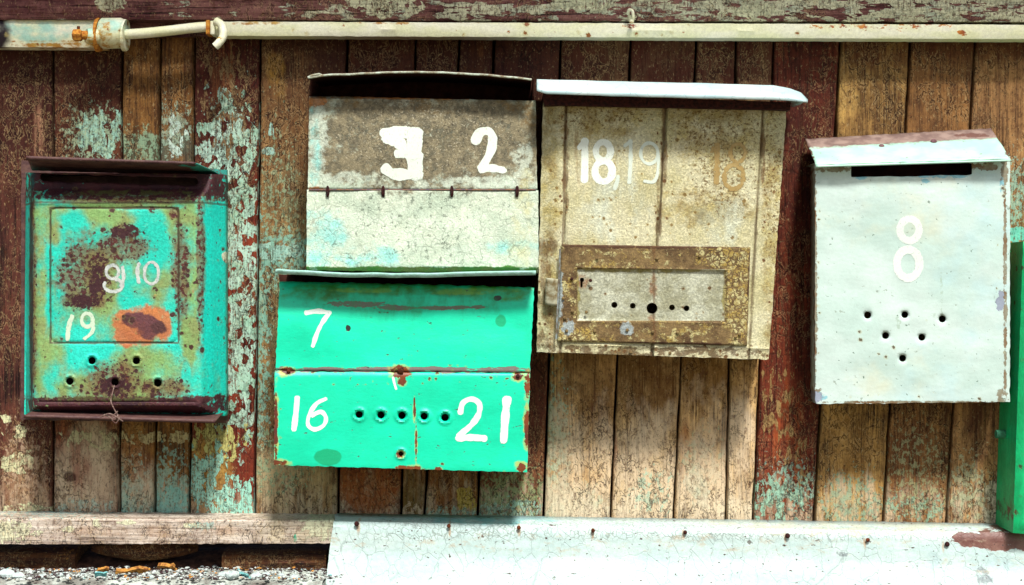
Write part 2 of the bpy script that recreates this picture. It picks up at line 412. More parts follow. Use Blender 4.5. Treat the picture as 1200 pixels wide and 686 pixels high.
# (top seam px, bottom seam px) from left to right and the look of each plank
planks = [
 (-20, -14, 62, 62, dict(dark=(44, 20, 20), light=(108, 60, 46), grain=1.4, layers=[
    stain_shade((176, 138, 104), [(30, 560, 40, 90)], bias=-.1), stain_shade((178, 130, 100), [(46, 170, 8, 60)], amp=1.5, fx=.15, fy=.01, op=.7),
    flake(CREAM, [(3, 502, 13, 12), (22, 507, 9, 9), (24, 540, 22, 12), (12, 599, 40, 9)], bias=-.25, amp=1.5, h=.9, fx=.07, fy=.06), speck((198, 170, 140), [(30, 560, 26, 70)])])),
 (62, 62, 143, 140, dict(dark=(70, 38, 28), light=(150, 90, 54), crackle=.5, layers=[
    stain_shade(PALE, [(100, 560, 50, 62)], bias=.2, amp=1.0), flake(TEAL, [(118, 156, 26, 24)], amp=1.6, bias=-.15), speck((168, 196, 160), [(112, 160, 40, 36)], bias=-.3),
    stain_shade((150, 70, 50), [(84, 540, 30, 50)], amp=1.6, op=.6, fx=.08), flake((210, 200, 156), [(105, 516, 42, 9)], bias=-.2, amp=1.8), stain_shade((66, 30, 26), [(82, 559, 9, 7)], amp=.5, soft=.4), speck(PTEAL, [(100, 594, 48, 10)])])),
 (143, 140, 188, 181, dict(dark=(80, 54, 28), light=(178, 128, 62), grain=1.2, layers=[
    stain_shade((70, 80, 62), [(160, 180, 40, 28)], bias=.1), speck((150, 186, 150), [(165, 178, 40, 26)], bias=-.25), stain_shade((150, 86, 54), [(160, 535, 40, 40)], bias=.0, op=.6),
    flake((206, 190, 140), [(160, 513, 44, 7)], bias=-.2, amp=1.6), speck(TEAL, [(160, 585, 40, 36)], bias=-.1), speck((136, 206, 190), [(160, 590, 40, 20)], bias=.0), stain_shade(PALE, [(160, 560, 40, 60)], bias=-.1)])),
 (188, 181, 228, 222, dict(dark=(80, 54, 30), light=(172, 122, 60), grain=1.1, layers=[
    stain_shade((84, 96, 80), [(208, 180, 30, 28)], bias=.1), flake((206, 232, 216), [(206, 158, 11, 22)], bias=-.2, amp=1.4, h=.8), speck((166, 196, 170), [(200, 150, 26, 30)], bias=-.2),
    flake((206, 190, 140), [(200, 513, 30, 7)], bias=-.2, amp=1.6), speck(TEAL, [(200, 575, 26, 40)], bias=-.05), speck((136, 206, 190), [(200, 590, 30, 20)], bias=.0)])),
 (228, 222, 305, 298, dict(dark=(76, 26, 18), light=(142, 58, 36), crackle=.6, grain=1.3, layers=[
    stain_shade((190, 120, 70), [(262, 90, 14, 50)], amp=1.6, fx=.2, fy=.01, op=.5),
    flake(PTEAL, [(272, 170, 32, 46), (276, 260, 24, 80), (282, 370, 18, 80), (276, 440, 22, 60), (286, 330, 16, 60), (250, 172, 18, 16)], bias=.0, amp=2.0, c2=(160, 204, 176), fx=.12, fy=.075),
    flake((140, 112, 76), [(262, 100, 30, 70)], bias=-.62, amp=2.4, h=.9, fx=.16, fy=.06), stain_shade((190, 150, 70), [(245, 560, 30, 60)], bias=.1), 
    flake((200, 196, 120), [(255, 512, 30, 22)], amp=1.6, bias=-.2), flake((165, 226, 204), [(265, 588, 40, 22), (240, 560, 20, 30)], bias=.0, amp=1.8, fx=.14)])),
 (305, 298, 407, 396, dict(dark=(96, 66, 42), light=(172, 128, 76), layers=[
    stain_shade((62, 26, 18), [(395, 70, 34, 46), (340, 50, 70, 12)], bias=.2), stain_shade((120, 120, 84), [(330, 330, 40, 200)], bias=-.05, op=.8),
    stain_shade((196, 150, 62), [(325, 90, 14, 40)], bias=-.1, op=.7), speck((150, 176, 140), [(325, 260, 34, 120)], bias=-.45), speck((140, 206, 186), [(335, 300, 34, 26), (306, 400, 10, 130)], bias=-.1),
    flake((170, 214, 196), [(312, 178, 9, 5), (318, 152, 3, 8), (330, 296, 34, 10)], amp=1.0), stain_shade((214, 196, 150), [(345, 560, 60, 50)], bias=.15, op=.8), speck((150, 190, 150), [(330, 540, 40, 40)], bias=-.35)])),
 (407, 396, 487, 470, dict(dark=(80, 42, 26), light=(170, 106, 54), crackle=.5, layers=[speck((120, 60, 34), [(430, 580, 50, 40)], bias=-.1), speck(PALE, [(430, 600, 50, 14)], bias=-.2), stain_shade((172, 96, 44), [(430, 575, 50, 30)], bias=.1)])),
 (487, 470, 538, 497, dict(dark=(76, 42, 28), light=(156, 104, 52), layers=[stain_shade((120, 96, 44), [(485, 580, 30, 40)], bias=.1), speck(PALE, [(485, 600, 40, 10)], bias=-.2)])),
 (538, 497, 579, 560, dict(dark=(78, 48, 30), light=(168, 112, 54), crackle=.3, layers=[stain_shade((140, 84, 40), [(530, 575, 40, 40)], bias=.1), flake((190, 160, 70), [(548, 586, 14, 14)], amp=1.4, h=.3), speck(TEAL, [(530, 602, 40, 8)], bias=-.2)])),
 (579, 560, 657, 637, dict(dark=(68, 36, 28), light=(146, 92, 54), crackle=.7, layers=[speck((140, 160, 110), [(600, 580, 44, 34)], bias=-.15), speck(TEAL, [(600, 600, 44, 14)], bias=-.15), stain_shade((90, 44, 30), [(625, 480, 14, 90)], bias=.2)])),  # last layer paints the shade along the green mailbox's right edge
 (657, 637, 739, 716, dict(dark=(132, 98, 60), light=(238, 192, 126), layers=[
    stain_shade((112, 74, 28), [(690, 440, 50, 60)], bias=.1, op=.75), stain_shade((80, 34, 20), [(690, 60, 60, 60)], bias=.1, op=.8), stain_shade((196, 200, 160), [(652, 560, 22, 90)], bias=-.1, op=.6),  # first layer is the mailbox's soft shadow, painted below it
    speck((160, 206, 176), [(650, 540, 18, 90), (670, 590, 40, 20)], bias=-.1), stain_shade((104, 64, 40), [(700, 490, 12, 40)], amp=1.6, fx=.15, fy=.02, op=.7), stain_shade(PALE, [(680, 560, 60, 90)], bias=.2, op=.85), stain_shade((232, 216, 184), [(680, 600, 50, 26)], bias=.1, op=.8)])),
 (739, 716, 816, 790, dict(dark=(140, 108, 68), light=(240, 200, 136), layers=[
    stain_shade((112, 72, 24), [(755, 440, 50, 64)], bias=.25, op=.85), stain_shade((80, 32, 20), [(775, 60, 60, 70)], bias=.2, op=.9), stain_shade((178, 84, 46), [(719, 520, 5, 50)], amp=1.2, op=.8),  # first layer continues the painted shadow under the mailbox
    stain_shade(PALE, [(755, 560, 60, 80)], bias=.25, op=.85), stain_shade((238, 222, 190), [(755, 595, 50, 34)], bias=.1, op=.8), speck((176, 214, 186), [(765, 575, 24, 30)], bias=-.35)])),
 (816, 790, 863, 851, dict(dark=(140, 106, 66), light=(240, 196, 130), gl=1.1, layers=[
    stain_shade((124, 84, 28), [(830, 440, 40, 46)], bias=.15, op=.8), stain_shade((80, 34, 20), [(840, 60, 40, 70)], bias=.2, op=.9), stain_shade((176, 110, 60), [(802, 530, 9, 50)], amp=1.2, op=.7),  # brown at the mailbox bottom is its shadow, painted in
    flake((170, 214, 190), [(818, 570, 14, 22)], amp=1.3, h=.3), speck((150, 190, 150), [(822, 545, 26, 40)], bias=-.35), stain_shade(PALE, [(830, 555, 50, 90)], bias=.25, op=.85), stain_shade((232, 216, 184), [(830, 600, 40, 24)], bias=.1, op=.8)])),
 (863, 851, 907, 883, dict(dark=(142, 106, 66), light=(240, 198, 130), gl=1.1, layers=[
    stain_shade((130, 90, 34), [(870, 435, 40, 40)], bias=.1, op=.75), stain_shade((80, 34, 20), [(880, 60, 40, 70)], bias=.2, op=.9), stain_shade(PALE, [(866, 550, 40, 90)], bias=.25, op=.85), stain_shade((232, 216, 184), [(866, 600, 30, 24)], bias=.1, op=.8)])),  # right end of the shadow painted under the mailbox
 (907, 883, 985, 955, dict(dark=(74, 26, 18), light=(138, 62, 36), crackle=.6, grain=1.4, layers=[
    stain_shade((176, 84, 40), [(925, 520, 26, 90)], bias=-.1, op=.8, fx=.12, fy=.012), stain_shade((60, 20, 16), [(945, 430, 14, 150), (930, 240, 40, 150)], bias=.0, op=.7),
    flake((166, 134, 84), [(918, 480, 10, 60), (900, 470, 6, 50), (940, 540, 6, 30)], bias=-.35, amp=2.2, h=.8, fx=.2, fy=.06), flake((160, 206, 176), [(915, 585, 32, 24)], bias=-.1, amp=1.8), speck(TEAL, [(925, 570, 40, 30)], bias=-.3)])),
 (985, 955, 1067, 1036, dict(dark=(112, 82, 46), light=(210, 164, 92), layers=[
    stain_shade((90, 46, 24), [(1030, 50, 60, 30)], bias=.2), stain_shade((130, 90, 36), [(995, 520, 40, 50)], bias=.0, op=.8), speck((140, 180, 150), [(998, 590, 44, 40)], bias=-.35), stain_shade((150, 160, 130), [(1005, 590, 40, 24)], bias=-.1, op=.7), stain_shade((226, 180, 100), [(990, 120, 20, 30)], amp=1.2, fx=.1)])),
 (1067, 1036, 1143, 1110, dict(dark=(100, 68, 40), light=(186, 134, 76), crackle=.3, layers=[
    stain_shade((90, 46, 24), [(1100, 50, 60, 26)], bias=.2), stain_shade((108, 62, 34), [(1075, 550, 44, 70)], bias=.1), speck((170, 176, 130), [(1075, 550, 40, 60)], bias=-.4), speck((140, 190, 160), [(1070, 595, 44, 16)], bias=-.3)])),
 (1143, 1110, 1225, 1172, dict(dark=(112, 78, 50), light=(204, 154, 96), layers=[
    stain_shade((90, 46, 24), [(1180, 50, 60, 20)], bias=.2), stain_shade((104, 62, 40), [(1150, 500, 22, 60)], bias=.0), speck(TEAL, [(1190, 230, 14, 40)], bias=-.1), flake((120, 206, 186), [(1194, 276, 16, 9)], amp=.7, h=.2),
    speck((190, 200, 160), [(1135, 570, 30, 40)], bias=-.3), flake((226, 214, 180), [(1160, 585, 10, 24)], amp=1.2)])),
]
wall = thing('wooden_wall', P(600, 604, 0), 'old board wall of vertical weathered planks with flaking paint', 'wall')
TOPY, BOTY = -10, 622
def plank(xt0, xb0, xt1, xb1, mat, top=TOPY, bot=BOTY, sd=0, res=9):
    gap = 1.5 + 0.5 * nz(xt0, 3.3)
    def xe(xt, xb, y): return lerp(xt, xb, (y - 55) / (600 - 55))
    bm = bmesh.new()
    n = int((bot - top) / res); dz = 0.0022 * nz(xt0 * .37, 8.8)
    prof = [(0, .022), (0, .0025), (.0, .0012), (.03, .0), (.35, -.0003), (.65, -.0003), (.97, .0), (1, .0012), (1, .0025), (1, .022)]
    rows = []
    for j in range(n + 1):
        y = lerp(top, bot, j / n)
        a = xe(xt0, xb0, y) + gap + .9 * nz(y * .03, sd * 3.1) + .5 * nz(y * .2, sd * 5.1); c = xe(xt1, xb1, y) - gap + .9 * nz(y * .03, sd * 7.7 + 40) + .5 * nz(y * .2, sd * 9.1)
        row = []
        for k, (t, dd) in enumerate(prof):
            x = lerp(a, c, t)
            if k == 2: x += .7
            if k == 7: x -= .7
            p = P(x, y, 0); p.y = dd + dz + .0006 * nz(x * .05, y * .01, sd)
            row.append(bm.verts.new(p))
        rows.append(row)
    for r0, r1 in zip(rows, rows[1:]):
        for k in range(len(prof) - 1): bm.faces.new((r0[k], r1[k], r1[k + 1], r0[k + 1]))
    bm.faces.new(rows[-1]); bm.faces.new(rows[0][::-1])
    return obj('plank', bm, mat, wall)
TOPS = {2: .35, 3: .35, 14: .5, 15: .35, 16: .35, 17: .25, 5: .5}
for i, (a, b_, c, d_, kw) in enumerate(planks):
    top = stain_shade((62, 25, 17), [((a + c) / 2, 30, 90, 210)], bias=.15, amp=.8, fx=.05, fy=.02, soft=.5, op=TOPS.get(i, .85))  # dirt on the plank tops together with painted shade from the pipe
    base = stain_shade((216, 196, 164), [((b_ + d_) / 2, 612, 70, 60)], bias=-.05, amp=1.6, fx=.10, fy=.02, soft=.7, op=.7)
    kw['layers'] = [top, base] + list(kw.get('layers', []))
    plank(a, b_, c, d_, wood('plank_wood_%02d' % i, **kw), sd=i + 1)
gen = [wood('plank_wood_side_a', (96, 48, 28), (176, 120, 64), crackle=.4, layers=[speck(TEAL, [(-300, 560, 900, 60)], bias=-.3)]),
       wood('plank_wood_side_b', (110, 70, 36), (200, 150, 86), layers=[flake(PTEAL, [(0, 300, 3000, 300)], bias=-.8, amp=1.9)])]
for i in range(9):
    x = -20 - 84 * i; plank(x - 84, x - 78 - 0, x, x + 6 if i else -14, gen[i % 2], sd=40 + i, res=40)
    x = 1225 + 84 * i; plank(x, x - 53, x + 84, x + 31, gen[(i + 1) % 2], sd=60 + i, res=40)
bk = Mat('dark_backing'); bkm = bk.out((34, 16, 14), rough=.95, spec=.05)
bm = bmesh.new(); boxm(bm, -1.9, 1.9, .026, .05, Z0 - .335, Z0 + .5); obj('backing_board', bm, bkm, wall)

# header beam above the pipe, with curling cream paint
hb = wood('header_wood', (84, 40, 44), (150, 104, 96), horiz=True, depth=.045, grain=1.6, gl=1.2, layers=[
    flake((222, 222, 186), [(900, 5, 480, 40)], bias=-.54, amp=2.2, fx=.035, fy=.14, h=1.0, c2=(196, 206, 180), vo=.5),
    flake((222, 222, 186), [(1080, 8, 240, 30)], bias=-.30, amp=2.0, fx=.035, fy=.16, h=1.0, vo=.5),
    flake((226, 228, 188), [(450, 4, 40, 14), (130, 4, 16, 8), (680, 6, 30, 10), (880, 14, 30, 9)], bias=-.05, amp=1.2, fx=.08, fy=.12, h=1.0),
    stain_shade((70, 22, 34), [(0, 10, 200, 40)], op=.5)])
def hd(x, y, u, v): return .045 + .0012 * nz(x * .01, y * .3) - .004 * ss((abs(v - .5) - .46) / .04)
bm = sheet([(-700, -46), (1900, -46), (1900, 27.5), (-700, 21)], hd, res=9, skirt='TBLR', back=-.01, jag=1.0); obj('header_beam', bm, hb, wall)
bm = sheet([(-700, 14), (1900, 20), (1900, 47), (-700, 40)], (.012,) * 4, res=12, skirt='TBLR', back=-.01, jag=1.0); obj('back_rail', bm, hb, wall)
ub = wood('upper_board_wood', (90, 50, 44), (160, 120, 100), horiz=True, depth=.03, layers=[flake((222, 222, 186), [(600, -300, 1500, 300)], bias=-.4, amp=2.0, fx=.04, fy=.09, h=.8)])
for k in range(4):
    y0 = -50 - 100 * k
    bm = sheet([(-800, y0 - 98), (2000, y0 - 98), (2000, y0), (-800, y0)], (.03,) * 4, res=30, skirt='TBLR', back=-.01, jag=1.5); obj('upper_board', bm, ub, wall)

# ------------------------------------------------------------------ sill, foundation, ledge
sm_ = wood('sill_wood', (160, 138, 122), (226, 214, 198), horiz=True, depth=.05, grain=1.2, gl=.7, layers=[
    stain_shade((216, 200, 160), [(340, 620, 80, 20)], op=.6), flake((222, 222, 186), [(10, 622, 34, 14), (82, 620, 8, 4), (114, 614, 6, 5), (225, 616, 12, 3), (150, 612, 10, 3), (375, 614, 20, 20)], amp=.9, fx=.12, fy=.15, h=.9),
    speck((150, 200, 190), [(60, 603, 90, 4), (240, 616, 14, 5)], bias=-.1), flake((40, 200, 160), [(346, 631, 2.2, 6)], amp=.4, h=.2), stain_shade((186, 150, 120), [(200, 622, 160, 9)], bias=-.1, op=.6)])
def sdp(x, y, u, v): return pl(v, [(0, .004), (.19, .048), (.22, .052), (1, .052)]) + .0012 * nz(x * .02, y * .1)
bm = sheet([(-800, 592), (391, 603), (393, 637), (-800, 640)], sdp, res=3.2, skirt='TBLR', back=0, jag=1.0)
obj('sill_board', bm, sm_, wall)

fl = Mat('flashing_paint', .08)
wq = (fl.noise(.08, detail=3) - .5) * 14
c = fl.mix(fl.sm(fl.noise(.012, .03, detail=5, rough=.6), .35, .65), (190, 216, 212), (208, 228, 222))
crk = fl.sm(fl.voro(.055, .035, wx=wq, wy=wq), .004, .030)
band = fl.sm(fl.blob(790, 622, 420, 16, kind='b') + (fl.noise(.02, detail=4) - .5) * 1.1, -.1, .35)
crk2 = fl.sm(fl.voro(.16, .13, wx=wq, wy=wq), .01, .07)
k1 = (1.0 - crk) * fl.sm(fl.noise(.012, detail=3), .36, .56) * .6
k2 = (1.0 - crk2) * band * .75
c = fl.mix(k1, c, (150, 166, 164)); c = fl.mix(k2, c, (140, 154, 146))
c = fl.layer(c, (120, 196, 200), [(590, 612, 90, 8), (470, 610, 50, 5)], n=(.04, .08, 5, .6), amp=1.2, soft=.6, op=.75)
c = fl.layer(c, (206, 206, 176), [(1000, 622, 160, 9)], n=(.04, .08, 5, .6), amp=1.6, soft=.6, op=.6)
led = fl.sm(1.0 - fl.m('ABSOLUTE', (fl.Y - (fl.X - 393.0) * .0158 - 607.0) * (1 / 5.5)) + (fl.noise(.03, .2, detail=6, rough=.7) - .5) * 1.2, -.1, .4) * .75
c = fl.mix(led, c, (160, 184, 190))
c = fl.layer(c, (140, 104, 92), [(1180, 637, 52, 12), (1140, 633, 20, 7)], n=(.05, .09, 6, .65), amp=.9, soft=.12, h=-.4, c2=(112, 74, 66))
c = fl.layer(c, (168, 196, 200), [(1095, 664, 14, 22), (1170, 672, 60, 12)], n=(.04, .06, 5, .6), amp=1.3, soft=.7, op=.5)
c = fl.layer(c, (112, 118, 124), [(991, 652, 8, 4), (1156, 678, 12, 13)], n=(.12, .12, 5, .7), bias=-.12, amp=1.4, soft=.4, h=-.3, op=.7)
c = fl.layer(c, (80, 60, 56), None, bias=-.62, n=(.16, .3, 3, .5), amp=3.0, soft=.1)
c = fl.layer(c, (186, 150, 110), [(418, 620, 3, 9), (526, 622, 2, 10), (608, 624, 2.5, 8), (695, 628, 2.5, 8), (803, 630, 2.5, 8), (923, 634, 2.5, 8), (1017, 639, 2.5, 8), (1110, 644, 2.5, 8)], n=(.12, .05, 5, .7), amp=1.0, soft=.6, op=.7, cap=.6)
c = fl.layer(c, (178, 190, 176), None, bias=-.25, n=(.006, .05, 7, .7), amp=2.2, soft=1.2, op=.5)
c = fl.layer(c, (176, 186, 178), None, bias=-.35, n=(.010, .22, 5, .75), amp=2.4, soft=.9, op=.5)
c = fl.layer(c, (190, 176, 150), [(700, 640, 500, 14), (1150, 665, 90, 14)], bias=-.45, n=(.05, .10, 6, .75), amp=2.6, soft=.8, op=.6)
c = fl.dots(c, (96, 84, 74), None, f=.05, rmax=.12, dens=.22, h=-.3, op=.8)
c = fl.grain(c, .12, .2)
flm = fl.out(c, rough=.45, spec=.4, bump=crk * .3 + crk2 * band * .4 + fl.noise(.03, .06, detail=4) * 1.2, bs=.7)
def fd(x, y, u, v): return pl(v, [(0, .004), (.055, .052), (.075, .057), (.28, .060), (1, .105)]) + .002 * nz(x * .006, y * .02, 5) + .0006 * nz(x * .04, y * .05, 2)
flash = thing('ledge_apron', P(790, 780, .06), 'white painted apron board with crackled paint and rusty nails below the plank wall', 'ledge')
def flq(): return [(393, 603), (2100, 630), (2100, 800), (372, 770)]
bm = sheet(flq(), fd, res=5, skirt='LR', back=.0, jag=.8, seed=3); obj('apron_board', bm, flm, flash, thick=.002)
def rustm(name, a=(120, 60, 30), b2=(60, 28, 22), depth=.08):
    q = Mat(name, depth); cc = q.mix(q.sm(q.noise(.3, detail=5, rough=.7), .35, .65), a, b2)
    return q.out(cc, rough=.85, spec=.2, bump=q.noise(.5, detail=4), bd=.0008)
rust = rustm('rust'); drust = rustm('dark_rust', (74, 34, 30), (34, 16, 18)); orust = rustm('orange_rust', (222, 160, 66), (168, 92, 36))
def dome(px, py, d, r, mat, parent, name='nail', flat=.5, jit=.1):
    bm = bmesh.new(); c0 = P(px, py, d)
    bmesh.ops.create_uvsphere(bm, u_segments=10, v_segments=6, radius=r)
    for v in bm.verts:
        v.co = Vector((v.co.x * (1 + jit * nz(px, v.co.x * 300)), v.co.y * flat, v.co.z)) + c0
    return obj(name, bm, mat, parent, sharp=60)
for (x, y) in ((418, 614), (526, 616.5), (608, 618.5), (695, 622), (803, 624), (923, 628), (1017, 633), (1110, 638)):
    dome(x, y, .0625, .0038 if x in (418, 923, 1110) else .0031, drust if x in (418, 803, 923, 1110) else rust, flash)

# foundation with debris ledge
fm = Mat('foundation_plaster', .12)
c = fm.mix(fm.sm(fm.noise(.02, .03, detail=6, rough=.7), .38, .62), (130, 130, 122), (206, 216, 206))
c = fm.layer(c, (84, 60, 54), None, bias=-.02, n=(.05, .08, 5, .7), amp=1.8, soft=.4, op=.6)
fmm = fm.out(c, rough=.9, bump=fm.noise(.08, detail=6, rough=.7) * 3, bd=.002)
def top_of(py, d=0.0): return P(0, py, d).z
zl = top_of(664); fnd = thing('stone_foundation', (0, -.05, 0), 'pale plastered foundation with an open rubble ledge below the wall', 'foundation')
bm = bmesh.new()
bmesh.ops.create_grid(bm, x_segments=300, y_segments=22, size=1)
for v in bm.verts:
    x = lerp(-1.9, P(379, 700, .1).x, v.co.x * .5 + .5); y = lerp(-.13, .12, v.co.y * .5 + .5)
    z = zl + .005 * nz(x * 9, y * 20) + .003 * nz(x * 40, y * 60) + .002 * nz(x * 120, y * 150)
    if y < -.115: z -= .006
    v.co = Vector((x, y, z))
obj('rubble_ledge', bm, fmm, fnd)
bm = bmesh.new(); boxm(bm, -1.9, P(379, 700, .1).x, -.128, .12, 0, zl - .007); obj('plinth', bm, fmm, fnd)
bm = bmesh.new(); boxm(bm, P(379, 700, .1).x + .002, 1.9, -.03, .12, 0, zl - .007); obj('plinth', bm, fmm, fnd)
bm = bmesh.new(); bmesh.ops.create_grid(bm, x_segments=160, y_segments=16, size=1)
for v in bm.verts:
    x = lerp(-1.9, P(386, 700, .1).x, v.co.x * .5 + .5); y = lerp(-.035, .125, v.co.y * .5 + .5)
    v.co = Vector((x, y, zl + .006 + .008 * nz(x * 14, y * 20) + .012 * ss((y + .03) / .06) - .010 * ss((-.02 - y) / .012)))
floor_dark = solid('dark_cavity_soil', (40, 24, 20), (84, 58, 44), .1); obj('dark_floor_mound', bm, floor_dark, fnd)  # mound added to darken the cavity floor that caught sky light
bm = bmesh.new(); boxm(bm, -1.9, 1.9, .13, .16, zl - .01, top_of(600)); obj('cavity_back', bm, bkm, fnd)
dwood = wood('dark_timber', (50, 24, 18), (110, 70, 34), horiz=True, layers=[speck((180, 130, 60), [(160, 645, 80, 12)], bias=-.4)])
def chunk(name, x0, x1, y0, y1, d0, d1, label, sd=0, rnd=0.0):
    bm = bmesh.new(); n = 18
    rows = []
    for i in range(n + 1):
        u = i / n; x = lerp(x0, x1, u); row = []
        for k in range(12):
            a = 2 * math.pi * k / 12; cy = math.sin(a); cd = math.cos(a)
            e = 1 - rnd * (2 * u - 1) ** 2
            e *= 1 + .08 * nz(i * .4, k * .6, sd)
            q = .62 if not rnd else 1
            sy = math.copysign(abs(cy) ** q, cy) * e; sd_ = math.copysign(abs(cd) ** q, cd) * e
            row.append(bm.verts.new(P(x, (y0 + y1) / 2, (d0 + d1) / 2) + Vector((0, sd_ * (d1 - d0) / 2, -sy * (y1 - y0) / 2 * S))))
        rows.append(row)
    for r0, r1 in zip(rows, rows[1:]):
        for k in range(12): bm.faces.new((r0[k], r0[(k + 1) % 12], r1[(k + 1) % 12], r1[k]))
    bm.faces.new(rows[0][::-1]); bm.faces.new(rows[-1])
    o = obj(name, bm, dwood, None, loc=P((x0 + x1) / 2, y1, (d0 + d1) / 2)); tag(o, label, 'timber'); return o
chunk('timber_block', -60, 98, 637, 664, -.06, .03, 'long dark timber in the gap at the far left, under the sill board', 1)
chunk('split_log', 108, 232, 628, 657, -.02, .035, 'rounded brown log chunk wedged in the gap below the sill board', 2, rnd=.75)
chunk('timber_block', 266, 386, 641, 667, -.05, .035, 'short squared brown timber in the gap beside the white apron board', 3)

# crumbs and chips on the ledge
def rock(r, sx, sy, sz, sd):
    bm = bmesh.new(); bmesh.ops.create_icosphere(bm, subdivisions=2, radius=r)
    for v in bm.verts:
        v.co *= 1 + .35 * nz(v.co.x / r * .9 + sd, v.co.y / r * .9, v.co.z / r * .9)
        v.co = Vector((v.co.x * sx, v.co.y * sy, v.co.z * sz))
    return bm
plas = solid('plaster_crumb', (214, 226, 220), (160, 176, 176)); ochre = solid('ochre_chip', (206, 150, 70), (120, 70, 40)); tealc = solid('teal_flake', (130, 200, 196), (90, 150, 156)); soil = solid('dark_crumb', (70, 46, 44), (130, 100, 90))
def chipbox(name, px, d, w_, dep, h, rz, tilt, mat, label, group=None, cat='chip', lift=0.0):
    bm = bmesh.new(); n = 8
    r = bmesh.ops.create_cube(bm, size=1)
    bmesh.ops.subdivide_edges(bm, edges=bm.edges[:], cuts=3, use_grid_fill=True)
    for v in bm.verts:
        v.co = Vector((v.co.x * w_ * (1 + .3 * nz(px, v.co.y * 2)), v.co.y * dep * (1 + .5 * nz(v.co.x * 3, px)), v.co.z * h + .15 * w_ * nz(v.co.x * 2, v.co.y * 2, px)))
    from mathutils import Matrix
    bmesh.ops.transform(bm, matrix=Matrix.Rotation(rz, 4, 'Z') @ Matrix.Rotation(tilt, 4, 'X'), verts=bm.verts)
    base = P(px, 664, d); base.z = zl + .005 + h * .5 + lift
    for v in bm.verts: v.co += base
    o = obj(name, bm, mat, None, loc=base, sharp=25); tag(o, label, cat, group); return o
chipbox('wood_chip', 155, .07, .042, .016, .004, .15, -.5, ochre, 'long ochre wood splinter lying on the rubble ledge, left of centre of the gap')
chipbox('wood_chip', 196, .045, .024, .014, .005, -.2, -.7, ochre, 'orange brown wood chip leaning below the rounded log chunk')
chipbox('wood_chip', 120, .06, .016, .010, .003, .6, -.6, ochre, 'smallest ochre wood chip on the ledge left of the long splinter')
chipbox('paint_flake', 118, .10, .016, .014, .002, .3, -.8, tealc, 'blue grey paint flake tilted at the ledge front below the log chunk')
chipbox('paint_flake', 287, .10, .022, .008, .002, -.9, -.7, tealc, 'narrow turquoise paint flake standing among white plaster near the apron board')
for i, (x, d, w_) in enumerate([(8, .09, .02), (22, .10, .016), (70, .08, .010), (97, .09, .011), (140, .04, .008), (262, .09, .014), (272, .10, .018), (300, .10, .014), (312, .085, .011), (330, .09, .010), (228, .06, .008), (208, .08, .009), (345, .10, .011), (176, .10, .009), (50, .10, .012)]):
    bm = rock(w_ * .5, 1.2, 1, .7, i * 3.3); base = P(x, 664, d); base.z = zl + w_ * .32
    for v in bm.verts: v.co += base
    o = obj('plaster_crumb', bm, plas, None, loc=base, sharp=25); tag(o, 'small white plaster lump lying on the rubble ledge below the sill board', 'plaster lump', 'plaster lumps on the ledge')
bm = bmesh.new(); rnd = random.Random(3)
for i in range(1500):
    x = rnd.uniform(-60, 400); d = rnd.uniform(.0, .125); r = rnd.uniform(.0008, .0034) * (1.2 - rnd.random() * .6)
    b_ = P(x, 664, d); b_.z = zl + .003 + r * .4 + .005 * nz(b_.x * 9, b_.y * 20)
    m_ = bmesh.ops.create_icosphere(bm, subdivisions=1, radius=r)
    for v in m_['verts']: v.co = Vector((v.co.x * rnd.uniform(.8, 1.6), v.co.y, v.co.z * .6)) + b_
gr = Mat('crumbs', .08)
gc = gr.mix(gr.sm(gr.noise(.15, detail=4, rough=.7), .46, .56), (58, 36, 40), (206, 216, 210)); gc = gr.layer(gc, (200, 140, 60), None, bias=-.3, n=(.09, .09, 4, .6), amp=2.5, soft=.1)
gc = gr.layer(gc, (120, 190, 190), None, bias=-.4, n=(.11, .11, 4, .6), amp=2.5, soft=.1)
tag(obj('rubble_crumbs', bm, gr.out(gc, rough=.9), None, loc=P(180, 664, .06)), 'crumbs of plaster, paint and wood scattered along the ledge', 'rubble', kind='stuff')

# ground
gm = Mat('ground_soil'); gcc = gm.mix(gm.sm(gm.noise(.01, detail=8, rough=.7), .35, .65), (104, 92, 72), (140, 130, 104))
bm = bmesh.new(); bmesh.ops.create_grid(bm, x_segments=2, y_segments=2, size=400)
tag(obj('ground', bm, gm.out(gcc, rough=.95, bump=gm.noise(.05, detail=6), bd=.01)), kind='structure')

# ------------------------------------------------------------------ mailboxes
def ridge(s_, w_, h): return h * math.exp(-(s_ / w_) ** 2)
white = paint_mat('white_numeral_paint', (236, 250, 240), .22, .10)
# ---- A: turquoise and rust, left
A = thing('mailbox', P(150, 495, .01), 'rusty turquoise and olive mailbox with an orange patch, hanging at the far left', 'mailbox')
am = Mat('turquoise_rust_metal', .085)
c = am.mix(am.sm(am.noise(.02, detail=5), .3, .7), (18, 204, 176), (36, 222, 200))
c = am.layer(c, (136, 174, 96), [(140, 345, 84, 70), (60, 260, 40, 30), (150, 440, 110, 36), (60, 440, 30, 60), (205, 270, 30, 40), (222, 330, 14, 150), (150, 238, 100, 8), (45, 330, 12, 120), (110, 260, 60, 20)], n=(.025, .02, 5, .6), bias=.02, amp=.9, soft=.5, c2=(142, 152, 84), op=.95)
c = am.layer(c, (24, 206, 182), [(88, 270, 24, 32), (178, 285, 24, 60), (160, 345, 26, 30), (72, 340, 8, 26), (218, 440, 8, 26)], n=(.03, .03, 4, .55), bias=-.02, amp=.6, soft=.45)
c = am.layer(c, (14, 226, 206), [(252, 330, 14, 150)], n=(.04, .02, 4, .5), bias=.25, amp=1.0, soft=.4)
c = am.layer(c, (196, 112, 52), None, bias=-.33, n=(.09, .09, 5, .65), amp=2.4, soft=.5, op=.6)
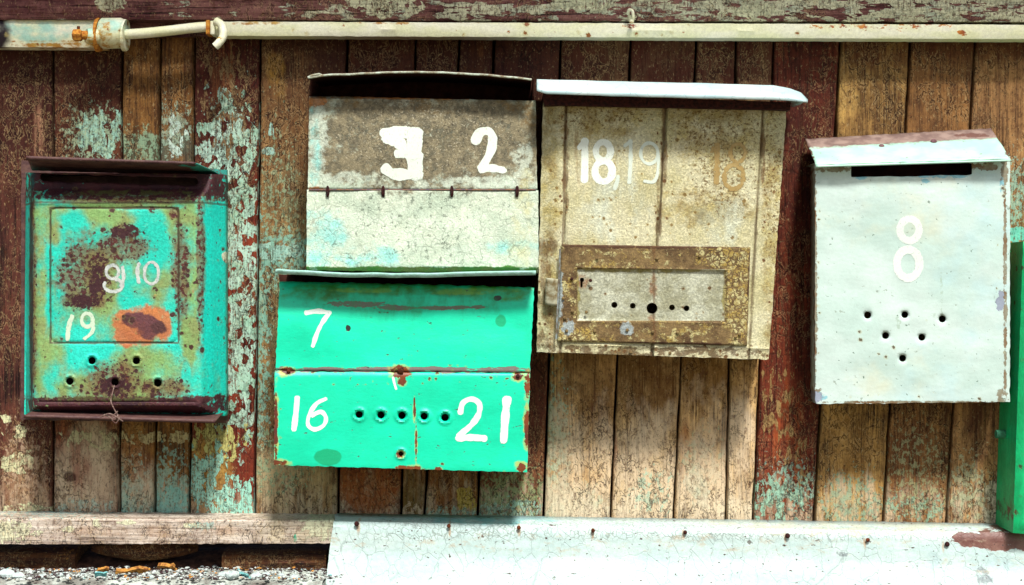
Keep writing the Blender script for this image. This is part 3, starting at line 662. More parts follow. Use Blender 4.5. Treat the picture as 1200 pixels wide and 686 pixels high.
RB = [(148, 272, 20, 9), (112, 330, 16, 28), (100, 350, 34, 14), (212, 320, 12, 70), (204, 250, 8, 8), (135, 448, 40, 28), (100, 320, 40, 50), (140, 290, 40, 20), (150, 470, 110, 7), (150, 232, 120, 7), (268, 350, 12, 160), (36, 350, 7, 160), (234, 300, 5, 110), (190, 455, 36, 14)]
c = am.layer(c, (120, 92, 56), RB, bias=.12, n=(.07, .07, 6, .7), amp=1.0, soft=.6, op=.8)
c = am.layer(c, (66, 26, 30), RB, bias=-.48, n=(.20, .20, 7, .75), amp=2.4, soft=.12, h=-.35, c2=(94, 40, 34))
c = am.layer(c, (62, 24, 30), [(148, 272, 20, 10), (114, 330, 12, 24), (98, 354, 22, 8), (135, 452, 22, 13)], bias=-.05, n=(.16, .16, 6, .75), amp=1.8, soft=.12, h=-.3)
c = am.layer(c, (78, 30, 28), None, bias=-.52, n=(.20, .20, 4, .6), amp=2.8, soft=.12, h=-.25)
c = am.layer(c, (56, 24, 34), [(150, 214, 130, 17, 1, 'b'), (150, 476, 120, 10, 1, 'b')], bias=.12, n=(.12, .10, 6, .7), amp=1.1, soft=.2, c2=(84, 40, 44))
c = am.layer(c, (92, 96, 50), [(150, 226, 100, 5), (120, 468, 90, 4)], bias=-.25, n=(.12, .10, 6, .7), amp=1.8, soft=.3, op=.8)
c = am.layer(c, (206, 122, 66), [(165, 382, 35, 25), (148, 394, 18, 14), (190, 380, 13, 22), (148, 370, 14, 9)], bias=.04, n=(.08, .08, 6, .65), amp=.7, soft=.3, c2=(190, 104, 62), op=.92)
c = am.layer(c, (128, 70, 52), [(176, 384, 15, 14), (160, 374, 20, 10)], bias=.05, n=(.07, .07, 4, .6), amp=.7, soft=.3, c2=(100, 56, 60))
c = am.layer(c, (80, 44, 44), [(148, 374, 6, 5), (186, 384, 10, 8)], bias=.05, n=(.1, .1, 4, .6), amp=.6, soft=.3)
c = am.layer(c, (226, 226, 196), [(256, 300, 4.5, 7)], bias=.0, n=(.1, .1, 4, .6), amp=.5, soft=.1, h=.3)
ol = 1.0 - am.m('ABSOLUTE', am.blob(134, 323, 75, 79, 1, 'b')) * 38.0
c = am.mix(am.sm(ol + (am.noise(.1, detail=5, rough=.7) - .5) * 1.4, .1, .6) * .8, c, (78, 58, 40))
ol = 1.0 - am.m('ABSOLUTE', am.Y - 237.5) * .5
c = am.mix(am.sm(ol + (am.noise(.1, detail=5, rough=.7) - .5) * 1.4, .1, .6) * .7, c, (70, 56, 46))
c = am.dots(c, (64, 26, 28), [(150, 330, 140, 170)], f=.085, rmax=.34, dens=.30, halo=(116, 110, 60))
c = am.dots(c, (60, 24, 28), RB, f=.17, rmax=.42, dens=.75, halo=(108, 80, 50))
c = am.dots(c, (70, 28, 28), [(150, 236, 120, 12), (150, 470, 120, 14), (214, 330, 26, 110), (262, 340, 12, 150)], f=.13, rmax=.4, dens=.6, halo=(110, 90, 52))
c = am.grain(c, .28, .3)
c = am.layer(c, (54, 30, 36), [(31, 345, 6, 160), (268, 345, 6, 160)], bias=.1, n=(.12, .05, 6, .7), amp=.9, soft=.3, c2=(30, 80, 76), op=.9)
amm = am.out(c, rough=.55, spec=.4, bump=am.noise(.25, detail=5, rough=.7) * .5 + am.noise(.03, detail=2) * 1.2, bs=.9)
ahm = Mat('hood_rust', .1)
c = ahm.mix(ahm.sm(ahm.noise(.05, .1, detail=6, rough=.7), .35, .65), (72, 44, 46), (104, 74, 66)); c = ahm.layer(c, (50, 150, 136), [(250, 200, 30, 30)], bias=-.1, amp=1.4)
ahmm = ahm.out(c, rough=.6, spec=.35, bump=ahm.noise(.3, detail=5), bd=.0008)
AHO = [(82, 447, 4.6), (108, 423, 4.6), (135, 448, 4.6), (160, 423, 4.6), (185, 449, 4.8)]
slotA = rrect(140, 211, 92, 4.6, 4.5, 1.5, .03)
er = rrect(134, 323, 75, 79, 9)
def adp(x, y, u=0, v=0):
    dx = pl(x, [(31, .03), (40, .080), (46, .084), (228, .084), (236, .080), (248, .060), (266, .022)])
    dy = pl(y, [(203, .058), (222, .066), (231, .080), (236, .084), (462, .084), (466, .0875), (471, .082), (475, .086), (480, .072), (490, .03)])
    d = min(dx, dy)
    d -= ridge(er(x, y), 1.3, .0022)
    d += ridge(y - 237 + (.02 * (x - 140)), 1.3, .0012) * (x > 40 and x < 232)
    for (hx, hy, r) in AHO: d += ridge(math.hypot(x - hx, y - hy) - r - 1.6, 1.5, .0022)
    return d + .0012 * nz(x * .02, y * .02, 4) + .0009 * nz(x * .007, y * .007, 1)
bm = sheet([(31, 203), (263, 205), (264, 487), (29, 486)], adp, res=1.7, holes=[circ(*h) for h in AHO] + [slotA], skirt='LRTB', back=.008)
obj('body', bm, amm, A, thick=.0009)
bm = sheet([(25, 188), (266, 199), (266, 496), (24, 492)], (.010,) * 4, res=8, skirt='LRTB', back=.0, jag=1.2); obj('back_plate', bm, ahmm, A)
bm = sheet([(31, 183), (228, 190), (263, 206), (38, 199)], lambda x, y, u, v: lerp(.118, .022, ss(v * 1.0)) + .001 * nz(x * .03, y * .03), res=4, jag=.6); 
sheet([(31, 183), (228, 190), (228, 193), (31, 187)], lambda x, y, u, v: .1185, res=4, bm=bm); obj('hood', bm, ahmm, A, thick=.0016)
def alp(x, y, u, v): return lerp(.118, .05, v) + 0
bm = sheet([(28, 487), (252, 494), (262, 483), (45, 478)], lambda x, y, u, v: lerp(.112, .030, v) - .003 * math.sin(u * math.pi) + .001 * nz(x * .05, 0), res=4, jag=.5)
sheet([(28, 486), (252, 492), (252, 496), (28, 489.5)], lambda x, y, u, v: .113 - .003 * math.sin(u * math.pi) + .001 * nz(x * .05, 0), res=4, bm=bm)
obj('bottom_lip', bm, ahmm, A, thick=.0014)
wq_ = []
bm = bmesh.new()
tube(bm, [P(*p) for p in crom([(134, 452, .086), (132, 460, .094), (130, 470, .100), (134, 480, .112), (138, 487, .118), (134, 492, .120), (127, 488, .119), (122, 486, .116)])], .0009, 6)
tube(bm, [P(*p) for p in crom([(118, 489, .118), (128, 485, .121), (138, 490, .121), (144, 494, .119)])], .0009, 6)
tube(bm, [P(*p) for p in crom([(138, 482, .119), (131, 490, .122), (136, 496, .120), (141, 488, .121)])], .0008, 6)
obj('twisted_wire', bm, solid('steel_wire', (150, 130, 120), (90, 60, 54)), A)
def z2(o, sx, sy, s_=2.017): return lambda L: [([(o[0] + x / s_, o[1] + y / s_) for x, y in pts], w_ / s_) for pts, w_ in L]
QA = z2((0, 170), 1, 1, 2.017)
aw = paint_mat('chalky_numeral_paint', (206, 214, 206), .75, .085, c2=(150, 160, 160), edge=.8)
obj('painted_number', strokes(QA([(ring(266, 300, 15, 16), 9), (ring(268, 332, 22, 15, 200, -70), 9), ([(290, 290), (292, 315), (286, 332)], 9)]), adp), aw, A, label='smeared white 9 on the turquoise mailbox')
obj('painted_number', strokes(QA([([(250, 300), (262, 312), (275, 322)], 14)]), adp, .0007), paint_mat('yellow_smear', (214, 196, 90), .4, .085), A)
obj('painted_number', strokes(QA([([(328, 282), (325, 300), (328, 325)], 9), (ring(358, 303, 17, 26), 8)]), adp), aw, A, label='chalky white 10')
obj('painted_number', strokes(QA([([(170, 407), (162, 432), (160, 458)], 12), (ring(206, 414, 13, 16), 9), ([(219, 410), (219, 440), (200, 458)], 9)]), adp), paint_mat('chalk_19', (206, 226, 200), .6, .085, edge=.7), A, label='faint white 19')

# ---- B: grey box with reversed 3 and 2
B = thing('mailbox', P(495, 318, .01), 'grey beige two-panel mailbox with white 3 and 2, above the bright green mailbox', 'mailbox')
bmn = Mat('grey_worn_metal', .1)
c = bmn.mix(bmn.sm(bmn.noise(.03, detail=6, rough=.65), .35, .65), (190, 208, 184), (216, 228, 204))
gn = (bmn.noise(.20, detail=5, rough=.75) - .5)
c = bmn.layer(c, (150, 128, 84), [(500, 126, 160, 22), (610, 160, 30, 60), (400, 118, 60, 16)], n=(.05, .05, 6, .7), bias=.1, amp=1.1, soft=.7, c2=(120, 96, 52))
c = bmn.layer(c, (140, 130, 100), [(500, 172, 136, 50), (440, 150, 80, 34), (400, 190, 36, 24), (560, 150, 70, 34)], n=(.06, .06, 6, .75), bias=.25, amp=1.1, soft=.5, c2=(104, 98, 76), c2n=(.12, .12))
c = bmn.layer(c, (212, 226, 206), [(372, 170, 12, 60), (400, 208, 34, 8), (560, 214, 80, 7), (612, 190, 14, 24)], n=(.08, .08, 6, .7), amp=1.5, soft=.5, op=.65)
c = bmn.layer(c, (150, 226, 216), [(375, 280, 46, 40), (430, 300, 60, 16), (368, 170, 8, 90), (600, 290, 40, 10)], n=(.04, .04, 6, .65), bias=-.05, amp=1.6, soft=.8, op=.85)
c = bmn.layer(c, (222, 236, 214), [(490, 270, 110, 26), (560, 300, 60, 16)], n=(.04, .04, 6, .65), bias=-.05, amp=1.6, soft=.8, op=.7)
c = bmn.layer(c, (206, 204, 150), [(612, 250, 14, 60), (610, 290, 20, 30)], n=(.05, .04, 6, .65), bias=-.1, amp=1.4, soft=.7, op=.7)
c = bmn.layer(c, (100, 112, 96), [(500, 240, 140, 20), (480, 270, 130, 50)], bias=-.85, n=(.13, .10, 7, .75), amp=3.2, soft=.3, h=-.15, op=.75)
c = bmn.layer(c, (64, 52, 34), [(500, 160, 150, 60)], bias=-.75, n=(.45, .45, 3, .6), amp=2.6, soft=.4, h=-.15, op=.7)
c = bmn.layer(c, (214, 206, 176), [(500, 160, 150, 60)], bias=-.85, n=(.40, .40, 3, .6), amp=2.6, soft=.4, h=.1, op=.5)
c = bmn.layer(c, (176, 108, 40), [(370, 118, 16, 8), (520, 113, 130, 3), (372, 222, 14, 3)], n=(.09, .09, 6, .7), bias=.0, amp=1.4, soft=.4, op=.85)
c = bmn.layer(c, (74, 132, 50), [(490, 317, 150, 4, 1, 'b')], n=(.06, .06, 6, .7), bias=.25, amp=1.2, soft=.4, c2=(110, 120, 60))
cr = bmn.sm(bmn.voro(.09, .09, wx=(bmn.noise(.06, detail=3) - .5) * 16, wy=(bmn.noise(.07, detail=3) - .5) * 16), .01, .05)
k = (1.0 - cr) * bmn.sm(bmn.noise(.03, detail=3), .42, .6) * .4; c = bmn.mix(k, c, (84, 96, 84))
c = bmn.dots(c, (72, 66, 48), [(500, 165, 140, 60)], f=.16, rmax=.3, dens=.5, h=-.2, op=.6)
c = bmn.dots(c, (110, 124, 108), [(495, 265, 140, 50)], f=.13, rmax=.18, dens=.22, h=-.2, op=.6)
c = bmn.grain(c, .26, .42)
c = bmn.layer(c, (214, 232, 212), [(500, 272, 150, 42, 1, 'b')], bias=-.25, n=(.03, .05, 5, .65), amp=1.4, soft=.8, op=.55)
bmm = bmn.out(c, rough=.6, spec=.35, bump=gn * 1.0 + bmn.noise(.04, detail=3) * 1.2 + cr * .2, bs=.9)
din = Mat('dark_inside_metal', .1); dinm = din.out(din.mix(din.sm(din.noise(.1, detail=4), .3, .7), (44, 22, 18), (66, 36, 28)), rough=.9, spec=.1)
edgem = solid('pale_worn_edge', (206, 222, 204), (140, 126, 100), .12)
def bup(x, y, u=0, v=0): return pl(y, [(112, .084), (116, .092), (150, .097), (222, .104)]) + .0025 * nz(x * .015, y * .02, 2) - .0015 * ss((372 - x) / 10)
def blo(x, y, u=0, v=0): return pl(y, [(222, .1055), (300, .112), (313, .113), (319, .105)]) + .0022 * nz(x * .015, y * .02, 7)
bm = sheet([(363, 113), (627, 118.5), (629, 223), (361.5, 222)], bup, res=3.2, skirt='LR', back=.004, jag=.9, seed=1); obj('upper_panel', bm, bmm, B, thick=.001)
bm = sheet([(360.5, 222.5), (630, 223.5), (630.5, 320), (360, 316)], blo, res=3.2, skirt='LRB', back=.004, jag=.9, seed=2); obj('lower_panel', bm, bmm, B, thick=.0012)
def blid(x, y, u, v): return lerp(.128, .012, v)
def arch(u): return -6.0 * math.sin(math.pi * min(1, u * 1.05)) if u < .95 else 0
def lidsheet(pts_top, d0, d1, hpx, sag_px, bm=None, n=60):
    """thin lid: front edge follows pts_top(u)->(px,py) at depth d0, runs level back to d1; front lip hpx high"""
    bm = bm or bmesh.new(); rows = []
    for i in range(n + 1):
        u = i / n; x, y = pts_top(u)
        a = P(x, y, d0); c_ = P(x, y + hpx, d0 - .001)
        b1 = Vector((a.x, -(d0 - .006), a.z + .0012)); b2 = Vector((a.x, -d1, a.z + sag_px * S))
        rows.append([bm.verts.new(p) for p in (c_, a, b1, b2)])
    for r0, r1 in zip(rows, rows[1:]):
        for k in range(3): bm.faces.new((r0[k], r1[k], r1[k + 1], r0[k + 1]))
    return bm
def bt(u):
    x = lerp(361, 623, u); return x, pl(x, [(361, 90.5), (376, 88), (420, 86), (470, 84), (520, 84.5), (570, 87.5), (610, 91), (623, 93)]) + .8 * nz(x * .05, 1)
bm = lidsheet(bt, .126, .004, 2.6, 0)
obj('lid', bm, dinm, B, thick=.0011)  # dark colour stands for the shade under the lid
bm = bmesh.new(); tube(bm, [P(*bt(i / 60), .1275) + Vector((0, 0, -.0008)) for i in range(61)], .0014, 8); obj('lid_rim', bm, edgem, B)
bm = sheet([(364, 88), (622, 92), (626, 119), (366, 116)], (.018,) * 4, res=20); obj('inner_back', bm, dinm, B, thick=.001)
for (x, y0, y1) in ((364, 92, 114), (624.5, 94, 119)):      # side cheeks that carry the lid
    bm = bmesh.new(); sheet([(x - .7, y0), (x + .7, y0), (x + .7, y1), (x - .7, y1)], lambda X, Y, u, v: lerp(.121, .086, v), res=4, skirt='LR', back=.004, bm=bm); obj('cheek', bm, drust, B)
bm = bmesh.new(); tube(bm, [P(361, 91, .127), P(366, 88.5, .128), P(374, 87, .128), P(378, 89, .126)], .0016, 8); obj('rolled_corner', bm, edgem, B)
for x in (384, 449, 529.5, 606):
    bm = bmesh.new(); tube(bm, [P(x + 1.2 * math.sin(a) , 224.5 + 6 * math.cos(a), .1075 + .0035 * abs(math.sin(a * 1.0))) for a in [i * math.pi / 6 for i in range(13)]], .0013, 6); obj('hinge_loop', bm, drust, B)
bm = bmesh.new(); tube(bm, [P(lerp(362, 628, i / 40), 222.6 + .4 * nz(i * .3, 0), .1072) for i in range(41)], .0011, 6); obj('hinge_rod', bm, solid('seam_metal', (96, 84, 100), (150, 110, 80)), B)
QB = z2((340, 70), 1, 1, 2.64)
wB = paint_mat('white_paint_worn', (222, 234, 218), .32, .10, edge=.45)
Q3 = z2((310, 60), 1, 1, 2.54)
obj('painted_number', strokes(Q3([([(358, 244), (400, 240), (456, 246)], 32), ([(368, 258), (398, 270), (418, 300)], 38), ([(448, 250), (446, 300), (450, 362)], 48), ([(398, 306), (420, 306), (444, 312)], 26), ([(362, 352), (386, 366), (450, 368)], 32)]), bup), wB, B, label='thick white 3')
obj('painted_number', strokes(QB([([(574, 250), (588, 226), (614, 222), (626, 244), (620, 285), (594, 334)], 28), ([(594, 338), (625, 336), (658, 342)], 25)]), bup), wB, B, label='white 2')
obj('painted_mark', strokes(QB([([(404, 470), (411, 495), (402, 525)], 6)]), blo), wB, B)

# ---- C: bright green
Cm = thing('mailbox', P(475, 553, .01), 'bright green two-panel mailbox with white 7, 16 and 21', 'mailbox')
cm = Mat('bright_green_paint', .105)
c = cm.mix(cm.sm(cm.noise(.015, .02, detail=5), .3, .7), (0, 212, 164), (3, 230, 182))
c = cm.layer(c, (0, 196, 146), None, bias=-.2, n=(.015, .09, 5, .6), amp=1.2, soft=.9, op=.6)
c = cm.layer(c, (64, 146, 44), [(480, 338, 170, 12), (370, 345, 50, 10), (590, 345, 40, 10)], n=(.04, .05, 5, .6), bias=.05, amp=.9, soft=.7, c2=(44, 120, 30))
c = cm.layer(c, (120, 180, 60), [(560, 342, 60, 5), (430, 340, 60, 4)], n=(.04, .07, 5, .6), bias=-.1, amp=1.3, soft=.6, op=.8)
c = cm.layer(c, (110, 112, 96), [(420, 357, 34, 4), (460, 361, 30, 3), (520, 361, 40, 2.4), (550, 360, 20, 2)], n=(.07, .12, 6, .7), bias=.0, amp=1.4, soft=.2, h=-.3)
c = cm.layer(c, (128, 118, 112), [(480, 433.5, 150, 3.2, 1, 'b')], n=(.04, .15, 6, .7), bias=.1, amp=1.8, soft=.3, h=-.2)
c = cm.layer(c, (70, 84, 70), None, bias=-.60, n=(.10, .22, 4, .6), amp=3.0, soft=.15, h=-.25)
c = cm.layer(c, (40, 40, 36), [(583.5, 349.5, 5, 3.5), (408, 385, 3, 4)], n=(.1, .1, 4, .6), bias=.0, amp=.6, soft=.1, h=-.3)
c = cm.layer(c, (10, 176, 122), [(385, 535, 17, 11), (587, 376, 7, 8)], n=(.05, .05, 3, .5), amp=.3, soft=.15)
RU = [(470, 436, 12, 8), (472, 446, 6, 6), (338, 435, 8, 5), (607, 441, 7, 5), (326, 543, 12, 5), (480, 549, 16, 4), (514, 551, 5, 4), (611, 547, 7, 5), (617, 500, 3, 26), (324, 500, 2.5, 40), (618, 450, 4, 14), (470, 532, 5, 4), (486, 480, 1.6, 14), (488, 520, 1.4, 22)]
c = cm.layer(c, (196, 190, 90), [(x, y, rx * 1.7, ry * 1.6) for x, y, rx, ry in RU], n=(.08, .08, 5, .65), amp=1.0, soft=.5, bias=-.12, op=.8)
c = cm.layer(c, (132, 66, 30), RU, n=(.14, .14, 6, .7), amp=1.1, soft=.15, bias=-.05, h=-.3, c2=(92, 44, 30))
c = cm.layer(c, (70, 176, 122), None, bias=-.45, n=(.16, .010, 5, .7), amp=2.0, soft=1.0, op=.45)
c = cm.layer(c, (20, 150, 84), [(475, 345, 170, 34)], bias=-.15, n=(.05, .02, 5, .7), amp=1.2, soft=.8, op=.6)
c = cm.layer(c, (60, 196, 120), None, bias=-.2, n=(.02, .012, 6, .65), amp=1.6, soft=1.2, op=.45)
c = cm.dots(c, (96, 60, 36), [(470, 440, 150, 12), (326, 490, 8, 60), (618, 490, 8, 60), (470, 548, 150, 6)], f=.11, rmax=.28, dens=.45, halo=(150, 180, 90))
c = cm.dots(c, (50, 90, 66), None, f=.05, rmax=.12, dens=.10, h=-.3, op=.8)
c = cm.grain(c, .06, .12, .3)
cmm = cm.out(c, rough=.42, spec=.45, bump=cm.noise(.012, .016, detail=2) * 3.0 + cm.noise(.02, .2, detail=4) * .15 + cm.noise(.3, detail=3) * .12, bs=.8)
CH = [(421, 486, 4.6), (446.5, 486.5, 4.7), (471, 487, 4.8), (497, 488, 4.6), (521.5, 489.5, 4.8), (470, 532, 3.2)]
def cup(x, y, u=0, v=0): return pl(y, [(331, .088), (337, .094), (360, .100), (434, .107)]) + .003 * nz(x * .012, y * .02, 12)
def clo(x, y, u=0, v=0):
    d = pl(y, [(436, .106), (440, .109), (548, .112)]) + .003 * nz(x * .012, y * .018, 17)
    for (hx, hy, r) in CH: d += ridge(math.hypot(x - hx, y - hy) - r - 2.2, 1.6, .0022)
    return d
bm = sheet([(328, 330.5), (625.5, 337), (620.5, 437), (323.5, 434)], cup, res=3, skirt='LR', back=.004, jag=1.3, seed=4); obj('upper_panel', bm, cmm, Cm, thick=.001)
bm = sheet([(322.5, 434.5), (620.5, 438), (617.5, 553), (322, 544.5)], clo, res=1.9, holes=[circ(*h) for h in CH], skirt='LRB', back=.004, jag=.9, seed=5); obj('lower_panel', bm, cmm, Cm, thick=.001)
def ct(u):
    x = lerp(323, 628, u); return x, pl(x, [(323, 317), (400, 321.5), (500, 322), (560, 320), (628, 319)]) + .7 * nz(x * .04, 5)
bm = lidsheet(ct, .135, .004, 3.4, 0); obj('lid', bm, solid('pale_lid_paint', (176, 222, 214), (150, 196, 180), .1), Cm, thick=.0011)
bm = sheet([(327, 322), (624, 322), (622, 350), (329, 350)], (.02,) * 4, res=20); obj('inner_back', bm, dinm, Cm, thick=.001)
dome(470, 434, .110, .0055, rust, Cm, 'rusty_stud', .5, .5); dome(338, 435, .109, .003, rust, Cm, 'rusty_stud', .5, .4); dome(607, 441, .111, .003, drust, Cm, 'rusty_stud', .5, .4)
QC = z2((310, 305), 1, 1, 2.64)
obj('painted_number', strokes(QC([([(130, 163), (165, 158), (200, 163)], 15), ([(200, 163), (178, 195), (163, 225), (150, 264)], 14)]), cup), white, Cm, label='white 7 on the upper panel')
obj('painted_number', strokes(QC([([(101, 428), (97, 475), (91, 522)], 17), ([(188, 430), (160, 445), (138, 480), (135, 510), (155, 524), (182, 512), (190, 488), (175, 470), (148, 480)], 13)]), clo), white, Cm, label='white 16 on the lower panel')
obj('painted_number', strokes(QC([([(606, 470), (614, 442), (640, 430), (664, 444), (662, 478), (638, 512), (602, 542)], 18), ([(600, 551), (640, 549), (680, 552)], 20), ([(750, 432), (744, 495), (740, 556)], 24)]), clo), white, Cm, label='large white 21 on the lower panel')
obj('painted_mark', strokes(QC([([(398, 364), (402, 382), (407, 398)], 7)]), clo), white, Cm)

# ---- D: cream, 18,19
Dm = thing('mailbox', P(765, 418, .01), 'cream and ochre mailbox with rusty door, white 18,19 and pale curved lid', 'mailbox')
dm = Mat('cream_mottled_metal', .1)
c = dm.mix(dm.sm(dm.noise(.02, .02, detail=6, rough=.6), .35, .65), (200, 194, 146), (222, 218, 180))
c = dm.layer(c, (186, 168, 96), [(700, 140, 70, 30), (840, 150, 70, 60), (645, 250, 14, 200), (905, 250, 14, 200), (830, 240, 60, 30)], n=(.05, .05, 7, .75), bias=.05, amp=1.5, soft=.8, op=.8, c2=(150, 126, 66))
c = dm.layer(c, (216, 226, 206), [(715, 250, 50, 50), (850, 260, 30, 40), (735, 200, 20, 60)], n=(.04, .02, 6, .65), bias=-.05, amp=1.3, soft=.9, op=.75)
c = dm.layer(c, (150, 150, 122), [(845, 245, 36, 16), (826, 256, 20, 12)], n=(.05, .05, 6, .65), amp=1.2, soft=.8, op=.7)
c = dm.layer(c, (112, 84, 32), [(840, 150, 70, 40), (700, 136, 70, 18), (850, 200, 50, 60), (905, 200, 14, 130)], bias=-.52, n=(.30, .30, 5, .7), amp=2.6, soft=.35, h=-.15, op=.85)
c = dm.layer(c, (116, 106, 78), None, bias=-.24, n=(.12, .12, 7, .8), amp=2.6, soft=1.0, op=.55)
c = dm.layer(c, (84, 62, 34), None, bias=-.30, n=(.42, .42, 3, .6), amp=2.6, soft=.4, h=-.15, op=.6)
c = dm.layer(c, (120, 82, 40), [(663, 200, 4, 90), (778, 180, 4, 70), (772, 260, 4, 60), (894, 180, 3, 60), (765, 350, 4, 70), (640, 340, 10, 50), (636, 400, 14, 14), (640, 290, 12, 14)], bias=.0, n=(.09, .05, 6, .7), amp=1.4, soft=.6, c2=(104, 76, 40), op=.75)
c = dm.layer(c, (104, 78, 46), [(765, 412, 130, 7, 1, 'b')], bias=-.1, n=(.10, .14, 6, .7), amp=2.0, soft=.3, h=-.2, op=.85)
c = dm.layer(c, (150, 190, 180), None, bias=-.55, n=(.06, .06, 5, .6), amp=2.6, soft=.6, op=.45)
c = dm.dots(c, (120, 92, 40), [(765, 200, 150, 110)], f=.14, rmax=.3, dens=.5, h=-.2, halo=(176, 152, 84), op=.75)
c = dm.dots(c, (104, 70, 36), [(640, 330, 16, 90), (905, 300, 14, 120), (765, 412, 130, 10), (663, 200, 8, 90), (776, 220, 8, 90)], f=.16, rmax=.36, dens=.6, h=-.2, halo=(160, 120, 60))
c = dm.grain(c, .42, .42)
for (p0, p1) in ((663.5, 656.5), (780.5, 764), (894.5, 878)):
    ln = 1.0 - dm.m('ABSOLUTE', dm.X - dm.m('MULTIPLY_ADD', dm.Y, (p1 - p0) / 286, p0 - 126 * (p1 - p0) / 286)) * (1 / 2.6)
    c = dm.mix(dm.sm(ln + (dm.noise(.12, .05, detail=5, rough=.7) - .5) * 2.4, .1, .9) * .65, c, (96, 70, 44))
c = dm.layer(c, (222, 228, 208), None, bias=-.05, n=(.09, .008, 5, .7), amp=1.8, soft=1.0, op=.45)
c = dm.layer(c, (150, 112, 56), [(690, 170, 60, 60), (860, 150, 60, 40), (640, 360, 14, 70), (905, 380, 14, 50)], bias=-.5, n=(.10, .012, 5, .75), amp=2.4, soft=.7, op=.5)
dmm = dm.out(c, rough=.6, spec=.35, bump=dm.noise(.3, detail=5, rough=.7) * .7 + dm.noise(.04, detail=3) * 1.2, bs=.9)
gr_ = lambda x, y, pts, w_, h: ridge(x - pl(y, pts), w_, h)
def ddp(x, y, u=0, v=0):
    d = .098 + .0022 * nz(x * .014, y * .014, 22)
    d -= gr_(x, y, [(126, 663), (284, 661), (412, 656)], 1.8, .0045); d -= gr_(x, y, [(126, 781), (289, 768), (412, 764)], 2.0, .0045)
    d += gr_(x, y, [(126, 785), (289, 772), (412, 768)], 2.2, .003)
    d -= gr_(x, y, [(126, 895), (284, 884), (412, 877)], 1.8, .004)
    d -= .010 * ss((pl(y, [(126, 660), (412, 652)]) - x) / 26); d -= .006 * ss((x - pl(y, [(126, 898), (412, 880)])) / 22)
    d += ridge(y - 404 - .02 * (x - 650), 1.6, .002)
    return d
bm = sheet([(637, 119), (921, 127), (900, 421), (629.5, 412)], ddp, res=2.4, holes=[rrect(763.5, 347, 84, 27, 3)], skirt='LRTB', back=.004, jag=1.0, seed=6); obj('body', bm, dmm, Dm, thick=.001)
# door
dd = Mat('door_crackled_metal', .104)
c = dd.mix(dd.sm(dd.noise(.05, detail=6, rough=.7), .35, .65), (92, 70, 42), (140, 116, 74))
wv = (dd.noise(.1, detail=3) - .5) * 9; wv2 = (dd.noise(.11, detail=3) - .5) * 9
ce = dd.voro(.15, .16, wx=wv, wy=wv2)
cells = dd.sm(ce + (dd.noise(.2, detail=4, rough=.7) - .5) * .25, .04, .16) * dd.sm(dd.blobs([(866, 345, 22, 66), (655, 400, 60, 20), (840, 300, 30, 16)]) + (dd.noise(.06, detail=5, rough=.7) - .5) * 1.6, -.1, .25)
fle = dd.sm(dd.noise(.13, detail=7, rough=.78) + (dd.noise(.02, detail=3) - .5) * .5, .53, .60)
isl = dd.mx(cells, fle) * dd.sm(dd.noise(.35, detail=4, rough=.75), .40, .50)
c = dd.mix(isl, c, dd.mix(dd.sm(dd.noise(.09, detail=5, rough=.7), .4, .6), (176, 150, 76), (212, 204, 146)))
inn = dd.sm(dd.blob(763, 346, 87.5, 30.5, 1, 'b'), .0, .03)
ic = dd.mix(dd.sm(dd.noise(.04, detail=6, rough=.65), .35, .65), (166, 166, 136), (204, 208, 184))
ic = dd.layer(ic, (104, 84, 54), None, bias=-.42, n=(.35, .35, 5, .7), amp=2.6, soft=.4, op=.6)
ic = dd.layer(ic, (150, 84, 34), [(766, 335, 6, 18), (682, 330, 11, 10), (764, 375, 5, 8)], n=(.1, .08, 5, .7), amp=1.2, soft=.8, op=.8)
ic = dd.layer(ic, (150, 140, 70), [(763, 316, 90, 4), (851, 346, 4, 30), (676, 346, 4, 30)], n=(.1, .08, 5, .6), amp=1.4, soft=.4, op=.8)
c = dd.mix(inn, c, ic)
c = dd.layer(c, (84, 56, 34), [(765, 289, 120, 3), (880, 350, 4, 60), (765, 404, 120, 3.5)], n=(.1, .1, 6, .7), amp=1.3, soft=.3)
c = dd.layer(c, (166, 178, 176), [(655, 345, 5, 44), (664, 385, 8, 12), (735, 385, 8, 8)], n=(.1, .08, 6, .7), amp=1.2, soft=.3)
ln = 1.0 - dd.m('ABSOLUTE', dd.X - 766.5) * .35
c = dd.mix(dd.sm(ln + (dd.noise(.12, .05, detail=5, rough=.7) - .5) * 2.6, .1, .9) * .6, c, (112, 76, 42))
c = dd.dots(c, (96, 66, 38), [(765, 346, 110, 58)], f=.13, rmax=.26, dens=.35, h=-.2, halo=(150, 130, 80), op=.8)
c = dd.grain(c, .42, .42)
ddm = dd.out(c, rough=.6, spec=.3, bump=isl * .5 + dd.noise(.3, detail=5) * .5, bs=.9)
DH = [(720, 357.5, 3.6), (741.5, 358.5, 3.4), (764, 361.5, 6.4), (787.5, 360.5, 3.4), (804.5, 361.5, 3.4)]
inr = rrect(763.5, 346.5, 88, 30.5, 2, 0, .014)
def ddd(x, y, u=0, v=0):
    s_ = inr(x, y); e = min(u, 1 - u, v * .5, (1 - v) * .5)
    d = .1045 - .0035 * ss((-s_ + 1.2) / 2.4) + ridge(s_, 1.8, .001) + .0008 * nz(x * .03, y * .03, 3)
    return d - .002 * ss((.008 - e) / .008)
key = lambda x, y: min(circ(682, 328, 2.6)(x, y), rrect(681.5, 333, 1.3, 4, .8)(x, y))
bm = sheet([(658, 286.5), (879.5, 290), (875.5, 405.5), (653, 400)], ddd, res=1.5, holes=[circ(*h) for h in DH] + [key], skirt='LRTB', back=.094, jag=.5, seed=8); obj('door', bm, ddm, Dm)
